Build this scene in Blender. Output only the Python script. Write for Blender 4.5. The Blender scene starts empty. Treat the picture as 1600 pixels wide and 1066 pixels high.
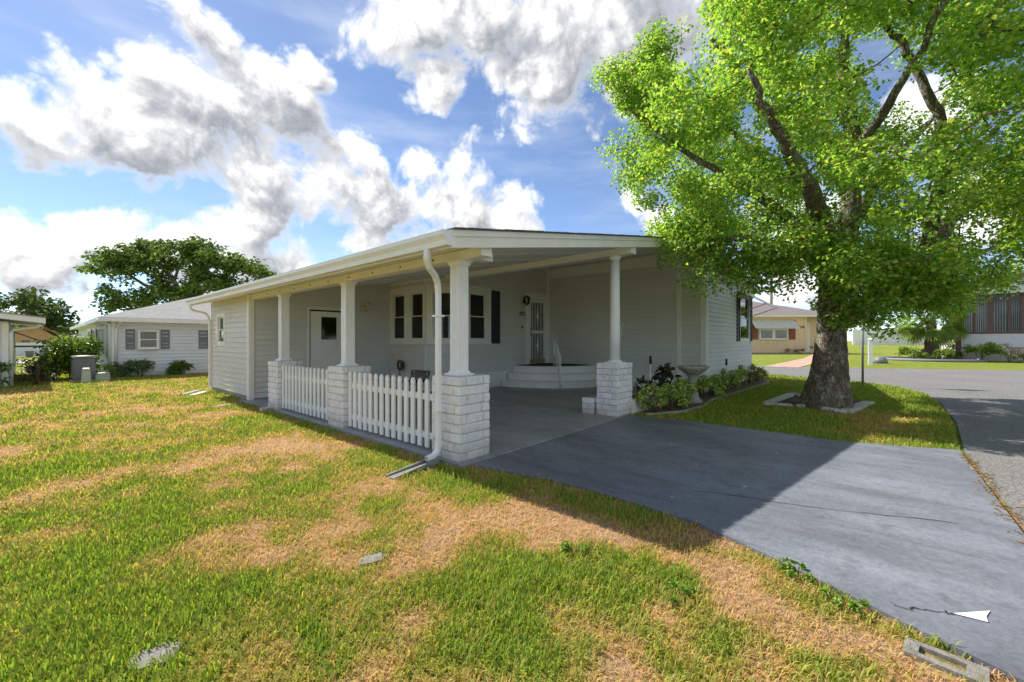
import bpy, bmesh, math, random
import numpy as np
from mathutils import Vector
random.seed(7); RNG = np.random.default_rng(11)
SC = bpy.context.scene
COL = SC.collection
PI = math.pi

# ---------------------------------------------------------------- camera
CAM = np.array([-2.92, -3.28, 1.30]); FPX = 650.0; HZ = 532.0
FW = np.array([0.7526, 0.6585]); RT = np.array([0.6585, -0.7526])
cd = bpy.data.cameras.new('camera'); cam = bpy.data.objects.new('camera', cd); COL.objects.link(cam)
cam.location = CAM; cam.rotation_euler = (PI/2, 0, math.atan2(FW[1], FW[0]) - PI/2)
cd.sensor_width = 36; cd.lens = 36*FPX/1600; cd.clip_start = 0.05; cd.clip_end = 3000
cd.shift_y = -1.0/1600
SC.camera = cam

# ---------------------------------------------------------------- sun, sky, exposure
SUNV = Vector((-0.055, 0.92, 1.0)).normalized()
sd = bpy.data.lights.new('sun', 'SUN'); sun = bpy.data.objects.new('sun', sd); COL.objects.link(sun)
sd.energy = 2.0; sd.angle = math.radians(0.53); sd.color = (1.0, 0.95, 0.86)
sun.rotation_euler = SUNV.to_track_quat('Z', 'Y').to_euler(); sun.location = (0, 0, 30)
SC.view_settings.view_transform = 'Standard'; SC.view_settings.look = 'None'
SC.view_settings.exposure = 1.93; SC.view_settings.gamma = 1.0; SC.view_settings.use_curve_mapping = False
cy = SC.cycles
cy.max_bounces = 8; cy.diffuse_bounces = 6; cy.glossy_bounces = 3; cy.transmission_bounces = 4; cy.transparent_max_bounces = 8
cy.sample_clamp_indirect = 6; cy.caustics_reflective = False; cy.caustics_refractive = False
cy.use_denoising = True

def pdir(px, py):
    v = np.array([*(FW + RT*(px-800)/FPX), (HZ-py)/FPX]); return v/np.linalg.norm(v)

world = bpy.data.worlds.new('World'); SC.world = world; world.use_nodes = True
def build_sky():
    nt = world.node_tree; nt.nodes.clear(); N = nt.nodes; L = nt.links
    # cloud density group: direction -> density
    g = bpy.data.node_groups.new('cloud_density', 'ShaderNodeTree')
    g.interface.new_socket('dir', in_out='INPUT', socket_type='NodeSocketVector')
    g.interface.new_socket('den', in_out='OUTPUT', socket_type='NodeSocketFloat')
    gi = g.nodes.new('NodeGroupInput'); go = g.nodes.new('NodeGroupOutput'); GL = g.links
    def gm(op, a, b=None, c=None, clamp=False):
        n = g.nodes.new('ShaderNodeMath'); n.operation = op; n.use_clamp = clamp
        for i, v in enumerate((a, b, c)):
            if v is None: continue
            if isinstance(v, (int, float)): n.inputs[i].default_value = v
            else: GL.new(v, n.inputs[i])
        return n.outputs[0]
    nz = g.nodes.new('ShaderNodeVectorMath'); nz.operation = 'NORMALIZE'; GL.new(gi.outputs[0], nz.inputs[0]); D = nz.outputs[0]
    # warp
    wn = g.nodes.new('ShaderNodeTexNoise'); wn.inputs['Scale'].default_value = 5.5; wn.inputs['Detail'].default_value = 3
    GL.new(D, wn.inputs['Vector'])
    ws = g.nodes.new('ShaderNodeVectorMath'); ws.operation = 'MULTIPLY_ADD'
    GL.new(wn.outputs['Color'], ws.inputs[0]); ws.inputs[1].default_value = (0.09,)*3
    sb = g.nodes.new('ShaderNodeVectorMath'); sb.operation = 'SUBTRACT'; GL.new(D, sb.inputs[0]); sb.inputs[1].default_value = (0.045,)*3
    GL.new(sb.outputs[0], ws.inputs[2]); WD = ws.outputs[0]
    blobs = [(50,190,75),(150,175,95),(235,120,85),(315,50,70),(250,215,100),(345,175,110),(440,165,85),(485,110,48),
             (420,265,90),(510,270,80),(570,285,50),(640,40,90),(690,120,62),(740,30,90),(850,60,125),(870,130,65),(980,40,120),
             (600,345,80),(655,262,42),(715,330,80),(795,352,62),(718,268,24),
             (20,385,75),(110,372,70),(190,380,62),(275,375,55),(385,355,68),(345,405,75),(450,420,55),(60,425,60),
             (1000,318,30),(1035,345,40),(1440,190,60),(1240,385,90),(1530,330,80)]
    cur = None
    for (x, y, r) in blobs:
        c = pdir(x, y); e = pdir(x+r*.9, y+r*.9); rad = float(np.linalg.norm(c-e))
        dn = g.nodes.new('ShaderNodeVectorMath'); dn.operation = 'DISTANCE'; GL.new(WD, dn.inputs[0]); dn.inputs[1].default_value = tuple(c)
        v = gm('MULTIPLY_ADD', dn.outputs['Value'], -1.0/rad, 1.0)     # 1 at centre, 0 at rim
        cur = v if cur is None else gm('SMOOTH_MAX', cur, v, 0.25)
    # the rest of the sky: same cumulus, thickened out of view to brighten shade
    ln = g.nodes.new('ShaderNodeTexNoise'); ln.inputs['Scale'].default_value = 2.6; ln.inputs['Detail'].default_value = 2
    GL.new(D, ln.inputs['Vector'])
    rest = gm('MULTIPLY_ADD', ln.outputs['Fac'], 5.0, -2.2)
    vd = g.nodes.new('ShaderNodeVectorMath'); vd.operation = 'DISTANCE'; GL.new(D, vd.inputs[0]); vd.inputs[1].default_value = tuple(pdir(760, 260))
    away = gm('MULTIPLY_ADD', vd.outputs['Value'], 4.0, -4.4, clamp=True)
    rest = gm('MULTIPLY_ADD', away, 2.0, gm('MINIMUM', gm('SUBTRACT', rest, 2.0), 0.0)) if False else gm('ADD', rest, gm('MULTIPLY_ADD', away, 3.0, -3.0))
    cur = gm('MAXIMUM', gm('MINIMUM', cur, 1.0), gm('MINIMUM', rest, 1.0))
    cur = gm('MAXIMUM', cur, -1.0)
    vo = g.nodes.new('ShaderNodeTexVoronoi'); vo.feature = 'F1'; vo.inputs['Scale'].default_value = 11; vo.inputs['Detail'].default_value = 4
    vo.inputs['Roughness'].default_value = 0.55; GL.new(WD, vo.inputs['Vector'])
    fb = g.nodes.new('ShaderNodeTexNoise'); fb.inputs['Scale'].default_value = 9; fb.inputs['Detail'].default_value = 9; fb.inputs['Roughness'].default_value = 0.66
    GL.new(WD, fb.inputs['Vector'])
    t = gm('MULTIPLY_ADD', vo.outputs['Distance'], -0.95, 0.66)
    t = gm('ADD', t, gm('MULTIPLY_ADD', fb.outputs['Fac'], 2.0, -1.0))
    den = gm('MULTIPLY_ADD', cur, 1.5, t)
    GL.new(den, go.inputs[0])

    def nm(op, a, b=None, c=None, clamp=False):
        n = N.new('ShaderNodeMath'); n.operation = op; n.use_clamp = clamp
        for i, v in enumerate((a, b, c)):
            if v is None: continue
            if isinstance(v, (int, float)): n.inputs[i].default_value = v
            else: L.new(v, n.inputs[i])
        return n.outputs[0]
    tc = N.new('ShaderNodeTexCoord'); DIR = tc.outputs['Generated']
    d1 = N.new('ShaderNodeGroup'); d1.node_tree = g; L.new(DIR, d1.inputs[0])
    def shifted(k):
        off = N.new('ShaderNodeVectorMath'); off.operation = 'ADD'; L.new(DIR, off.inputs[0]); off.inputs[1].default_value = tuple(SUNV*k)
        d = N.new('ShaderNodeGroup'); d.node_tree = g; L.new(off.outputs[0], d.inputs[0]); return d.outputs[0]
    den = d1.outputs[0]; far_, near_ = shifted(0.13), shifted(0.03)
    mr = N.new('ShaderNodeMapRange'); mr.interpolation_type = 'SMOOTHSTEP'; L.new(den, mr.inputs['Value'])
    mr.inputs['From Min'].default_value = -0.16; mr.inputs['From Max'].default_value = 0.5; alpha = mr.outputs[0]
    # a cloud is grey where it thickens towards the sun, white where it thins
    sh = nm('ADD', nm('MULTIPLY', nm('SUBTRACT', far_, den), 0.85), nm('MULTIPLY', nm('SUBTRACT', near_, den), 0.8))
    sh = nm('ADD', sh, nm('MULTIPLY_ADD', den, 0.5, 0.36)); sh = nm('TANH', nm('MAXIMUM', sh, 0.0)); shade = nm('MULTIPLY', sh, nm('MULTIPLY_ADD', den, 1.3, 0.3, clamp=True))
    cc = N.new('ShaderNodeMix'); cc.data_type = 'RGBA'; L.new(shade, cc.inputs['Factor'])
    cc.inputs['A'].default_value = (6.8, 6.8, 6.7, 1); cc.inputs['B'].default_value = (1.3, 1.45, 1.8, 1)
    sky = N.new('ShaderNodeTexSky'); sky.sky_type = 'NISHITA'; sky.sun_disc = False
    sky.sun_elevation = math.asin(SUNV.z); sky.sun_rotation = math.atan2(SUNV.x, SUNV.y)
    sky.air_density = 0.66; sky.dust_density = 0.1; sky.ozone_density = 2.0; sky.altitude = 10
    # thin high streaks
    mp = N.new('ShaderNodeMapping'); mp.inputs['Scale'].default_value = (2.0, 2.0, 9.0); mp.inputs['Rotation'].default_value = (0.25, 0.15, 0.3); L.new(DIR, mp.inputs['Vector'])
    ci = N.new('ShaderNodeTexNoise'); ci.inputs['Scale'].default_value = 1.6; ci.inputs['Detail'].default_value = 7; ci.inputs['Roughness'].default_value = 0.6; L.new(mp.outputs[0], ci.inputs['Vector'])
    cm = N.new('ShaderNodeMapRange'); cm.interpolation_type = 'SMOOTHSTEP'; L.new(ci.outputs['Fac'], cm.inputs['Value'])
    cm.inputs['From Min'].default_value = 0.42; cm.inputs['From Max'].default_value = 0.8; cm.inputs['To Max'].default_value = 0.35
    s1 = N.new('ShaderNodeMix'); s1.data_type = 'RGBA'; L.new(cm.outputs[0], s1.inputs['Factor']); L.new(sky.outputs[0], s1.inputs['A']); s1.inputs['B'].default_value = (4.6, 5.0, 5.7, 1)
    s2 = N.new('ShaderNodeMix'); s2.data_type = 'RGBA'; L.new(alpha, s2.inputs['Factor']); L.new(s1.outputs['Result'], s2.inputs['A']); L.new(cc.outputs['Result'], s2.inputs['B'])
    bg = N.new('ShaderNodeBackground'); bg.inputs['Strength'].default_value = 0.05; L.new(s2.outputs['Result'], bg.inputs['Color'])
    out = N.new('ShaderNodeOutputWorld'); L.new(bg.outputs[0], out.inputs['Surface'])
    world.cycles.sampling_method = 'MANUAL'; world.cycles.sample_map_resolution = 512
build_sky()

# ---------------------------------------------------------------- pixel -> place helpers (used to survey the plan only)
def ray(px, py): return np.array([*(FW + RT*(px-800)/FPX), (HZ-py)/FPX])
def G(px, py, z=0.0):
    r = ray(px, py); return CAM + r*((z-CAM[2])/r[2])
def at(px, py, depth): return CAM + ray(px, py)*depth
def project(P):
    P = np.asarray(P, float) - CAM; d = P[..., 0]*FW[0] + P[..., 1]*FW[1]
    return 800+FPX*(P[..., 0]*RT[0]+P[..., 1]*RT[1])/d, HZ-FPX*P[..., 2]/d, d

# ---------------------------------------------------------------- materials
MATS = {}
def new_mat(name):
    m = bpy.data.materials.new(name); m.use_nodes = True; MATS[name] = m
    nt = m.node_tree; return m, nt, nt.nodes['Principled BSDF']
def pos_noise(nt, scale, detail=5, rough=0.6, vec=None, stretch=None):
    n = nt.nodes.new('ShaderNodeTexNoise'); n.inputs['Scale'].default_value = scale; n.inputs['Detail'].default_value = detail; n.inputs['Roughness'].default_value = rough
    if vec is None:
        gp = nt.nodes.new('ShaderNodeNewGeometry'); vec = gp.outputs['Position']
    if stretch:
        mp = nt.nodes.new('ShaderNodeMapping'); mp.inputs['Scale'].default_value = stretch; nt.links.new(vec, mp.inputs['Vector']); vec = mp.outputs[0]
    nt.links.new(vec, n.inputs['Vector']); return n
def ramp(nt, fac, stops):
    r = nt.nodes.new('ShaderNodeValToRGB'); els = r.color_ramp.elements
    while len(els) < len(stops): els.new(0.5)
    for e, (p, c) in zip(els, stops): e.position = p; e.color = (*c, 1)
    nt.links.new(fac, r.inputs['Fac']); return r.outputs['Color']
def mixc(nt, fac, a, b, mode='MIX'):
    n = nt.nodes.new('ShaderNodeMix'); n.data_type = 'RGBA'; n.blend_type = mode
    for s, v in (('Factor', fac), ('A', a), ('B', b)):
        if isinstance(v, (int, float)): n.inputs[s].default_value = v
        elif isinstance(v, tuple): n.inputs[s].default_value = (*v, 1)
        else: nt.links.new(v, n.inputs[s])
    return n.outputs['Result']
def add_bump(nt, b, height, strength, dist=0.01):
    bn = nt.nodes.new('ShaderNodeBump'); bn.inputs['Strength'].default_value = strength; bn.inputs['Distance'].default_value = dist
    nt.links.new(height, bn.inputs['Height']); nt.links.new(bn.outputs[0], b.inputs['Normal'])
def pm(name, col, var=0.12, scale=3.0, rough=0.6, bump=0.0, bscale=40, metallic=0.0, dirt=None, dirt_amt=0.25, stretch=None, objvar=0.0, spec=0.4):
    m, nt, b = new_mat(name)
    n = pos_noise(nt, scale, stretch=stretch)
    lo = tuple(max(0, c*(1-var)) for c in col); hi = tuple(min(1, c*(1+var)) for c in col)
    c = ramp(nt, n.outputs['Fac'], [(0.3, lo), (0.7, hi)])
    if dirt:
        n2 = pos_noise(nt, scale*0.37, 8, 0.7)
        mr = nt.nodes.new('ShaderNodeMapRange'); nt.links.new(n2.outputs['Fac'], mr.inputs['Value']); mr.inputs['From Min'].default_value = 0.5; mr.inputs['From Max'].default_value = 0.75; mr.inputs['To Max'].default_value = dirt_amt
        c = mixc(nt, mr.outputs[0], c, dirt)
    if objvar:
        oi = nt.nodes.new('ShaderNodeObjectInfo')
        f = nt.nodes.new('ShaderNodeMapRange'); nt.links.new(oi.outputs['Random'], f.inputs['Value']); f.inputs['To Min'].default_value = 1-objvar; f.inputs['To Max'].default_value = 1+objvar
        hs = nt.nodes.new('ShaderNodeHueSaturation'); nt.links.new(f.outputs[0], hs.inputs['Value']); nt.links.new(c, hs.inputs['Color']); c = hs.outputs[0]
    nt.links.new(c, b.inputs['Base Color'])
    b.inputs['Roughness'].default_value = rough; b.inputs['Metallic'].default_value = metallic; b.inputs['Specular IOR Level'].default_value = spec
    if bump:
        n3 = pos_noise(nt, bscale, 4); add_bump(nt, b, n3.outputs['Fac'], bump)
    return m
def leaf_mat(name, trans=0.45, rough=0.5, spec=0.3):
    m, nt, b = new_mat(name)
    a = nt.nodes.new('ShaderNodeAttribute'); a.attribute_name = 'Col'
    b.inputs['Roughness'].default_value = rough; b.inputs['Specular IOR Level'].default_value = spec
    nt.links.new(a.outputs['Color'], b.inputs['Base Color'])
    t = nt.nodes.new('ShaderNodeBsdfTranslucent')
    tcol = mixc(nt, 1.0, a.outputs['Color'], (1.15, 1.25, 0.6), 'MULTIPLY'); nt.links.new(tcol, t.inputs['Color'])
    mx = nt.nodes.new('ShaderNodeMixShader'); mx.inputs[0].default_value = trans
    nt.links.new(b.outputs[0], mx.inputs[1]); nt.links.new(t.outputs[0], mx.inputs[2])
    nt.links.new(mx.outputs[0], nt.nodes['Material Output'].inputs['Surface']); return m

pm('siding', (0.655, 0.645, 0.605), 0.05, 2.5, 0.55, 0.05, 60, dirt=(0.45, 0.42, 0.36), dirt_amt=0.22, stretch=(1, 1, 6), objvar=0.025)
pm('siding_far', (0.70, 0.70, 0.72), 0.05, 1.5, 0.6, dirt=(0.5, 0.48, 0.45), dirt_amt=0.2)
pm('trim', (0.83, 0.815, 0.765), 0.05, 4, 0.45, 0.04, 50, dirt=(0.55, 0.5, 0.4), dirt_amt=0.22)
pm('white_metal', (0.82, 0.82, 0.81), 0.04, 5, 0.35, 0.03, 30, dirt=(0.6, 0.57, 0.5), dirt_amt=0.25)
pm('ceiling', (0.81, 0.815, 0.80), 0.04, 2, 0.5, dirt=(0.5, 0.48, 0.4), dirt_amt=0.2)
pm('vinyl', (0.83, 0.83, 0.82), 0.03, 6, 0.35, dirt=(0.62, 0.6, 0.52), dirt_amt=0.22, objvar=0.02)
pm('shingle', (0.17, 0.165, 0.16), 0.3, 9, 0.9, 0.3, 90)
pm('dark_metal', (0.02, 0.02, 0.022), 0.2, 8, 0.4)
pm('shutter', (0.03, 0.037, 0.05), 0.15, 6, 0.55, 0.05, 60)
pm('shutter_grey', (0.20, 0.20, 0.225), 0.1, 6, 0.6)
pm('cream', (0.66, 0.58, 0.40), 0.08, 9, 0.5)
pm('brass', (0.42, 0.34, 0.16), 0.15, 12, 0.4, metallic=0.5)
pm('blind', (0.32, 0.33, 0.31), 0.15, 9, 0.8)
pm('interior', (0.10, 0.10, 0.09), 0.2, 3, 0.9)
pm('blue_cloth', (0.20, 0.30, 0.45), 0.1, 9, 0.8)
pm('concrete', (0.36, 0.33, 0.28), 0.18, 14, 0.9, 0.5, 120, dirt=(0.2, 0.19, 0.16), dirt_amt=0.6)
pm('old_concrete', (0.25, 0.235, 0.205), 0.3, 30, 0.95, 0.8, 160, dirt=(0.12, 0.12, 0.1), dirt_amt=0.7)
pm('stone', (0.48, 0.47, 0.43), 0.25, 18, 0.95, 0.7, 70, dirt=(0.2, 0.2, 0.14), dirt_amt=0.6, objvar=0.12)
pm('birdbath', (0.40, 0.38, 0.32), 0.25, 22, 0.95, 0.6, 90, dirt=(0.16, 0.17, 0.12), dirt_amt=0.7)
pm('mulch', (0.10, 0.06, 0.04), 0.5, 60, 1.0, 1.0, 140)
pm('soil', (0.17, 0.12, 0.075), 0.4, 40, 1.0, 0.9, 120)
pm('aluminium', (0.45, 0.46, 0.46), 0.15, 14, 0.4, metallic=0.6)
pm('rubber', (0.025, 0.025, 0.025), 0.2, 20, 0.8)
pm('hose_green', (0.04, 0.09, 0.07), 0.2, 20, 0.5)
pm('ac_grey', (0.17, 0.18, 0.19), 0.12, 8, 0.5)
pm('pedestal_green', (0.40, 0.45, 0.36), 0.1, 8, 0.6)
pm('orange_wall', (0.76, 0.59, 0.38), 0.05, 2, 0.8)
pm('orange_far', (0.62, 0.36, 0.18), 0.08, 2, 0.8)
pm('roof_brown', (0.26, 0.13, 0.09), 0.2, 5, 0.9)
pm('roof_grey', (0.27, 0.265, 0.255), 0.16, 5, 0.95, 0.3, 40)
pm('roof_mauve', (0.22, 0.18, 0.18), 0.16, 4, 0.95, 0.3, 30)
pm('brown_trim', (0.16, 0.09, 0.08), 0.12, 5, 0.6)
pm('red_shutter', (0.24, 0.08, 0.05), 0.12, 5, 0.6)
pm('paver', (0.50, 0.30, 0.22), 0.2, 3, 0.9)
pm('awning', (0.62, 0.60, 0.54), 0.06, 4, 0.6)
pm('block_wall', (0.56, 0.52, 0.47), 0.12, 4, 0.9, 0.3, 30)
pm('galvanised', (0.30, 0.31, 0.31), 0.15, 12, 0.5, metallic=0.5)
pm('wood_twig', (0.16, 0.11, 0.075), 0.3, 15, 0.95)
pm('palm_trunk', (0.13, 0.09, 0.07), 0.4, 20, 1.0, 1.0, 40)
pm('white_paint', (0.85, 0.85, 0.83), 0.04, 30, 0.7)
pm('pipe_white', (0.80, 0.80, 0.79), 0.05, 3, 0.35, dirt=(0.5, 0.45, 0.36), dirt_amt=0.4)
leaf_mat('leaf', 0.6); leaf_mat('grass', 0.45, 0.6, 0.2); leaf_mat('shrub_leaf', 0.3, 0.45); leaf_mat('far_leaf', 0.25, 0.7, 0.1)

def brick_mat():
    m, nt, b = new_mat('brick')
    n = pos_noise(nt, 14, 6, 0.65); n2 = pos_noise(nt, 55, 4)
    c = ramp(nt, n.outputs['Fac'], [(0.28, (0.63, 0.60, 0.56)), (0.5, (0.80, 0.79, 0.79)), (0.75, (0.86, 0.86, 0.87))])
    n3 = pos_noise(nt, 3.0, 6); geo = nt.nodes.new('ShaderNodeNewGeometry'); sx = nt.nodes.new('ShaderNodeSeparateXYZ'); nt.links.new(geo.outputs['Position'], sx.inputs[0])
    mr = nt.nodes.new('ShaderNodeMapRange'); nt.links.new(sx.outputs['Z'], mr.inputs['Value']); mr.inputs['From Min'].default_value = 0.25; mr.inputs['From Max'].default_value = 0.0; mr.inputs['To Max'].default_value = 1.2
    mu = nt.nodes.new('ShaderNodeMath'); mu.operation = 'MULTIPLY'; nt.links.new(mr.outputs[0], mu.inputs[0]); nt.links.new(n3.outputs['Fac'], mu.inputs[1]); mu.use_clamp = True
    c = mixc(nt, mu.outputs[0], c, (0.36, 0.28, 0.2))           # soil splashed on the lowest courses
    oi = nt.nodes.new('ShaderNodeObjectInfo'); f = nt.nodes.new('ShaderNodeMapRange'); nt.links.new(oi.outputs['Random'], f.inputs['Value']); f.inputs['To Min'].default_value = 0.93; f.inputs['To Max'].default_value = 1.04
    hs = nt.nodes.new('ShaderNodeHueSaturation'); nt.links.new(f.outputs[0], hs.inputs['Value']); nt.links.new(c, hs.inputs['Color'])
    nt.links.new(hs.outputs[0], b.inputs['Base Color']); b.inputs['Roughness'].default_value = 0.75
    ad = nt.nodes.new('ShaderNodeMath'); ad.operation = 'MULTIPLY_ADD'; nt.links.new(n2.outputs['Fac'], ad.inputs[0]); ad.inputs[1].default_value = 0.4; nt.links.new(n.outputs['Fac'], ad.inputs[2])
    add_bump(nt, b, ad.outputs[0], 0.9, 0.012)
brick_mat()
pm('mortar', (0.52, 0.50, 0.47), 0.12, 30, 0.95, 0.4, 90)

def painted_floor(name, base, wear, rough):
    m, nt, b = new_mat(name)
    n = pos_noise(nt, 1.3, 8, 0.65, stretch=(1, 0.45, 1)); n2 = pos_noise(nt, 5.5, 7, 0.7); n3 = pos_noise(nt, 0.45, 4, 0.5)
    c = ramp(nt, n.outputs['Fac'], [(0.3, tuple(k*0.6 for k in base)), (0.48, base), (0.7, tuple(k*1.45 for k in base))])
    r2 = nt.nodes.new('ShaderNodeMapRange'); nt.links.new(n2.outputs['Fac'], r2.inputs['Value']); r2.inputs['From Min'].default_value = 0.52; r2.inputs['From Max'].default_value = 0.72; r2.inputs['To Max'].default_value = 0.75
    c = mixc(nt, r2.outputs[0], c, wear)
    r3 = nt.nodes.new('ShaderNodeMapRange'); nt.links.new(n3.outputs['Fac'], r3.inputs['Value']); r3.inputs['From Min'].default_value = 0.45; r3.inputs['From Max'].default_value = 0.7; r3.inputs['To Max'].default_value = 0.55
    c = mixc(nt, r3.outputs[0], c, tuple(k*0.6 for k in base))
    n4 = pos_noise(nt, 1.0, 6, 0.65, stretch=(3.2, .35, 1)); r4 = nt.nodes.new('ShaderNodeMapRange'); nt.links.new(n4.outputs['Fac'], r4.inputs['Value']); r4.inputs['From Min'].default_value = 0.52; r4.inputs['From Max'].default_value = 0.68; r4.inputs['To Max'].default_value = 0.6
    c = mixc(nt, r4.outputs[0], c, wear)
    # pale chips where the paint has flaked
    vo = nt.nodes.new('ShaderNodeTexVoronoi'); vo.voronoi_dimensions = '2D'; vo.inputs['Scale'].default_value = 1.9; gp = nt.nodes.new('ShaderNodeNewGeometry'); nt.links.new(gp.outputs['Position'], vo.inputs['Vector'])
    nn = pos_noise(nt, 30, 3); ad = nt.nodes.new('ShaderNodeMath'); ad.operation = 'MULTIPLY_ADD'; nt.links.new(nn.outputs['Fac'], ad.inputs[0]); ad.inputs[1].default_value = 0.14; nt.links.new(vo.outputs['Distance'], ad.inputs[2])
    lt = nt.nodes.new('ShaderNodeMath'); lt.operation = 'LESS_THAN'; nt.links.new(ad.outputs[0], lt.inputs[0]); lt.inputs[1].default_value = 0.095
    sc_ = nt.nodes.new('ShaderNodeSeparateColor'); nt.links.new(vo.outputs['Color'], sc_.inputs[0]); l2 = nt.nodes.new('ShaderNodeMath'); l2.operation = 'LESS_THAN'; nt.links.new(sc_.outputs[0], l2.inputs[0]); l2.inputs[1].default_value = 0.3
    l3 = nt.nodes.new('ShaderNodeMath'); l3.operation = 'MULTIPLY'; nt.links.new(lt.outputs[0], l3.inputs[0]); nt.links.new(l2.outputs[0], l3.inputs[1])
    c = mixc(nt, l3.outputs[0], c, (0.5, 0.5, 0.48))
    n5 = pos_noise(nt, 38, 4, 0.7); c = mixc(nt, 1.0, c, ramp(nt, n5.outputs['Fac'], [(0.3, (.78,)*3), (0.7, (1.2,)*3)]), 'MULTIPLY')
    nt.links.new(c, b.inputs['Base Color'])
    rr = nt.nodes.new('ShaderNodeMapRange'); nt.links.new(n2.outputs['Fac'], rr.inputs['Value']); rr.inputs['To Min'].default_value = rough-0.12; rr.inputs['To Max'].default_value = rough+0.15
    nt.links.new(rr.outputs[0], b.inputs['Roughness'])
    nb = pos_noise(nt, 70, 5); add_bump(nt, b, nb.outputs['Fac'], 0.25, 0.006)
painted_floor('drive_paint', (0.168, 0.18, 0.212), (0.10, 0.097, 0.102), 0.55)
painted_floor('carport_paint', (0.27, 0.285, 0.30), (0.21, 0.215, 0.225), 0.42)
def asphalt():
    m, nt, b = new_mat('asphalt')
    vo = nt.nodes.new('ShaderNodeTexVoronoi'); vo.inputs['Scale'].default_value = 75; gp = nt.nodes.new('ShaderNodeNewGeometry'); nt.links.new(gp.outputs['Position'], vo.inputs['Vector'])
    sp = nt.nodes.new('ShaderNodeSeparateColor'); nt.links.new(vo.outputs['Color'], sp.inputs[0])
    c = ramp(nt, sp.outputs[0], [(0.0, (0.07, 0.07, 0.07)), (0.5, (0.15, 0.145, 0.14)), (1.0, (0.36, 0.34, 0.31))])
    n = pos_noise(nt, 0.5, 6); c = mixc(nt, 0.5, c, ramp(nt, n.outputs['Fac'], [(0.3, (0.13, 0.13, 0.13)), (0.7, (0.21, 0.205, 0.20))]))
    nt.links.new(c, b.inputs['Base Color']); b.inputs['Roughness'].default_value = 0.9
    add_bump(nt, b, vo.outputs['Distance'], 0.6, 0.01)
asphalt()
def glass():
    m, nt, b = new_mat('glass')
    tr = nt.nodes.new('ShaderNodeBsdfTransparent'); tr.inputs[0].default_value = (0.42, 0.44, 0.43, 1)
    gl = nt.nodes.new('ShaderNodeBsdfGlossy'); gl.inputs['Roughness'].default_value = 0.04; gl.inputs['Color'].default_value = (0.9, 0.9, 0.9, 1)
    fr = nt.nodes.new('ShaderNodeFresnel'); fr.inputs[0].default_value = 1.5
    ad = nt.nodes.new('ShaderNodeMath'); ad.operation = 'ADD'; ad.inputs[1].default_value = 0.03; nt.links.new(fr.outputs[0], ad.inputs[0])
    mx = nt.nodes.new('ShaderNodeMixShader'); nt.links.new(ad.outputs[0], mx.inputs[0]); nt.links.new(tr.outputs[0], mx.inputs[1]); nt.links.new(gl.outputs[0], mx.inputs[2])
    nt.links.new(mx.outputs[0], nt.nodes['Material Output'].inputs['Surface'])
glass()
def bark():
    m, nt, b = new_mat('bark')
    n = pos_noise(nt, 16, 8, 0.7, stretch=(1, 1, 0.35)); v = nt.nodes.new('ShaderNodeTexVoronoi'); v.inputs['Scale'].default_value = 24; v.feature = 'DISTANCE_TO_EDGE'
    gp = nt.nodes.new('ShaderNodeNewGeometry'); mp = nt.nodes.new('ShaderNodeMapping'); mp.inputs['Scale'].default_value = (1, 1, 0.4); nt.links.new(gp.outputs['Position'], mp.inputs['Vector'])
    nd = pos_noise(nt, 9, 4); va = nt.nodes.new('ShaderNodeVectorMath'); va.operation = 'MULTIPLY_ADD'; nt.links.new(nd.outputs['Color'], va.inputs[0]); va.inputs[1].default_value = (0.09,)*3; nt.links.new(mp.outputs[0], va.inputs[2]); nt.links.new(va.outputs[0], v.inputs['Vector'])
    c = ramp(nt, n.outputs['Fac'], [(0.3, (0.10, 0.075, 0.055)), (0.55, (0.25, 0.19, 0.135)), (0.75, (0.42, 0.34, 0.25))])
    li = pos_noise(nt, 7, 9, 0.75); mr = nt.nodes.new('ShaderNodeMapRange'); nt.links.new(li.outputs['Fac'], mr.inputs['Value']); mr.inputs['From Min'].default_value = 0.5; mr.inputs['From Max'].default_value = 0.58; mr.inputs['To Max'].default_value = 0.75
    c = mixc(nt, mr.outputs[0], c, (0.60, 0.61, 0.52))            # lichen
    mo = pos_noise(nt, 3.5, 7, 0.7); mr2 = nt.nodes.new('ShaderNodeMapRange'); nt.links.new(mo.outputs['Fac'], mr2.inputs['Value']); mr2.inputs['From Min'].default_value = 0.5; mr2.inputs['From Max'].default_value = 0.65; mr2.inputs['To Max'].default_value = 0.5
    c = mixc(nt, mr2.outputs[0], c, (0.10, 0.10, 0.03))          # moss
    cr = nt.nodes.new('ShaderNodeMapRange'); nt.links.new(v.outputs['Distance'], cr.inputs['Value']); cr.inputs['From Max'].default_value = 0.12; cr.inputs['To Min'].default_value = 0.55; cr.inputs['To Max'].default_value = 0.0
    c = mixc(nt, cr.outputs[0], c, (0.05, 0.037, 0.028))
    nt.links.new(c, b.inputs['Base Color']); b.inputs['Roughness'].default_value = 0.95
    mn = nt.nodes.new('ShaderNodeMath'); mn.operation = 'MINIMUM'; nt.links.new(v.outputs['Distance'], mn.inputs[0]); mn.inputs[1].default_value = 0.2
    ad = nt.nodes.new('ShaderNodeMath'); ad.operation = 'MULTIPLY_ADD'; nt.links.new(mn.outputs[0], ad.inputs[0]); ad.inputs[1].default_value = 4.0; nt.links.new(n.outputs['Fac'], ad.inputs[2])
    add_bump(nt, b, ad.outputs[0], 1.0, 0.03)
bark()
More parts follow.
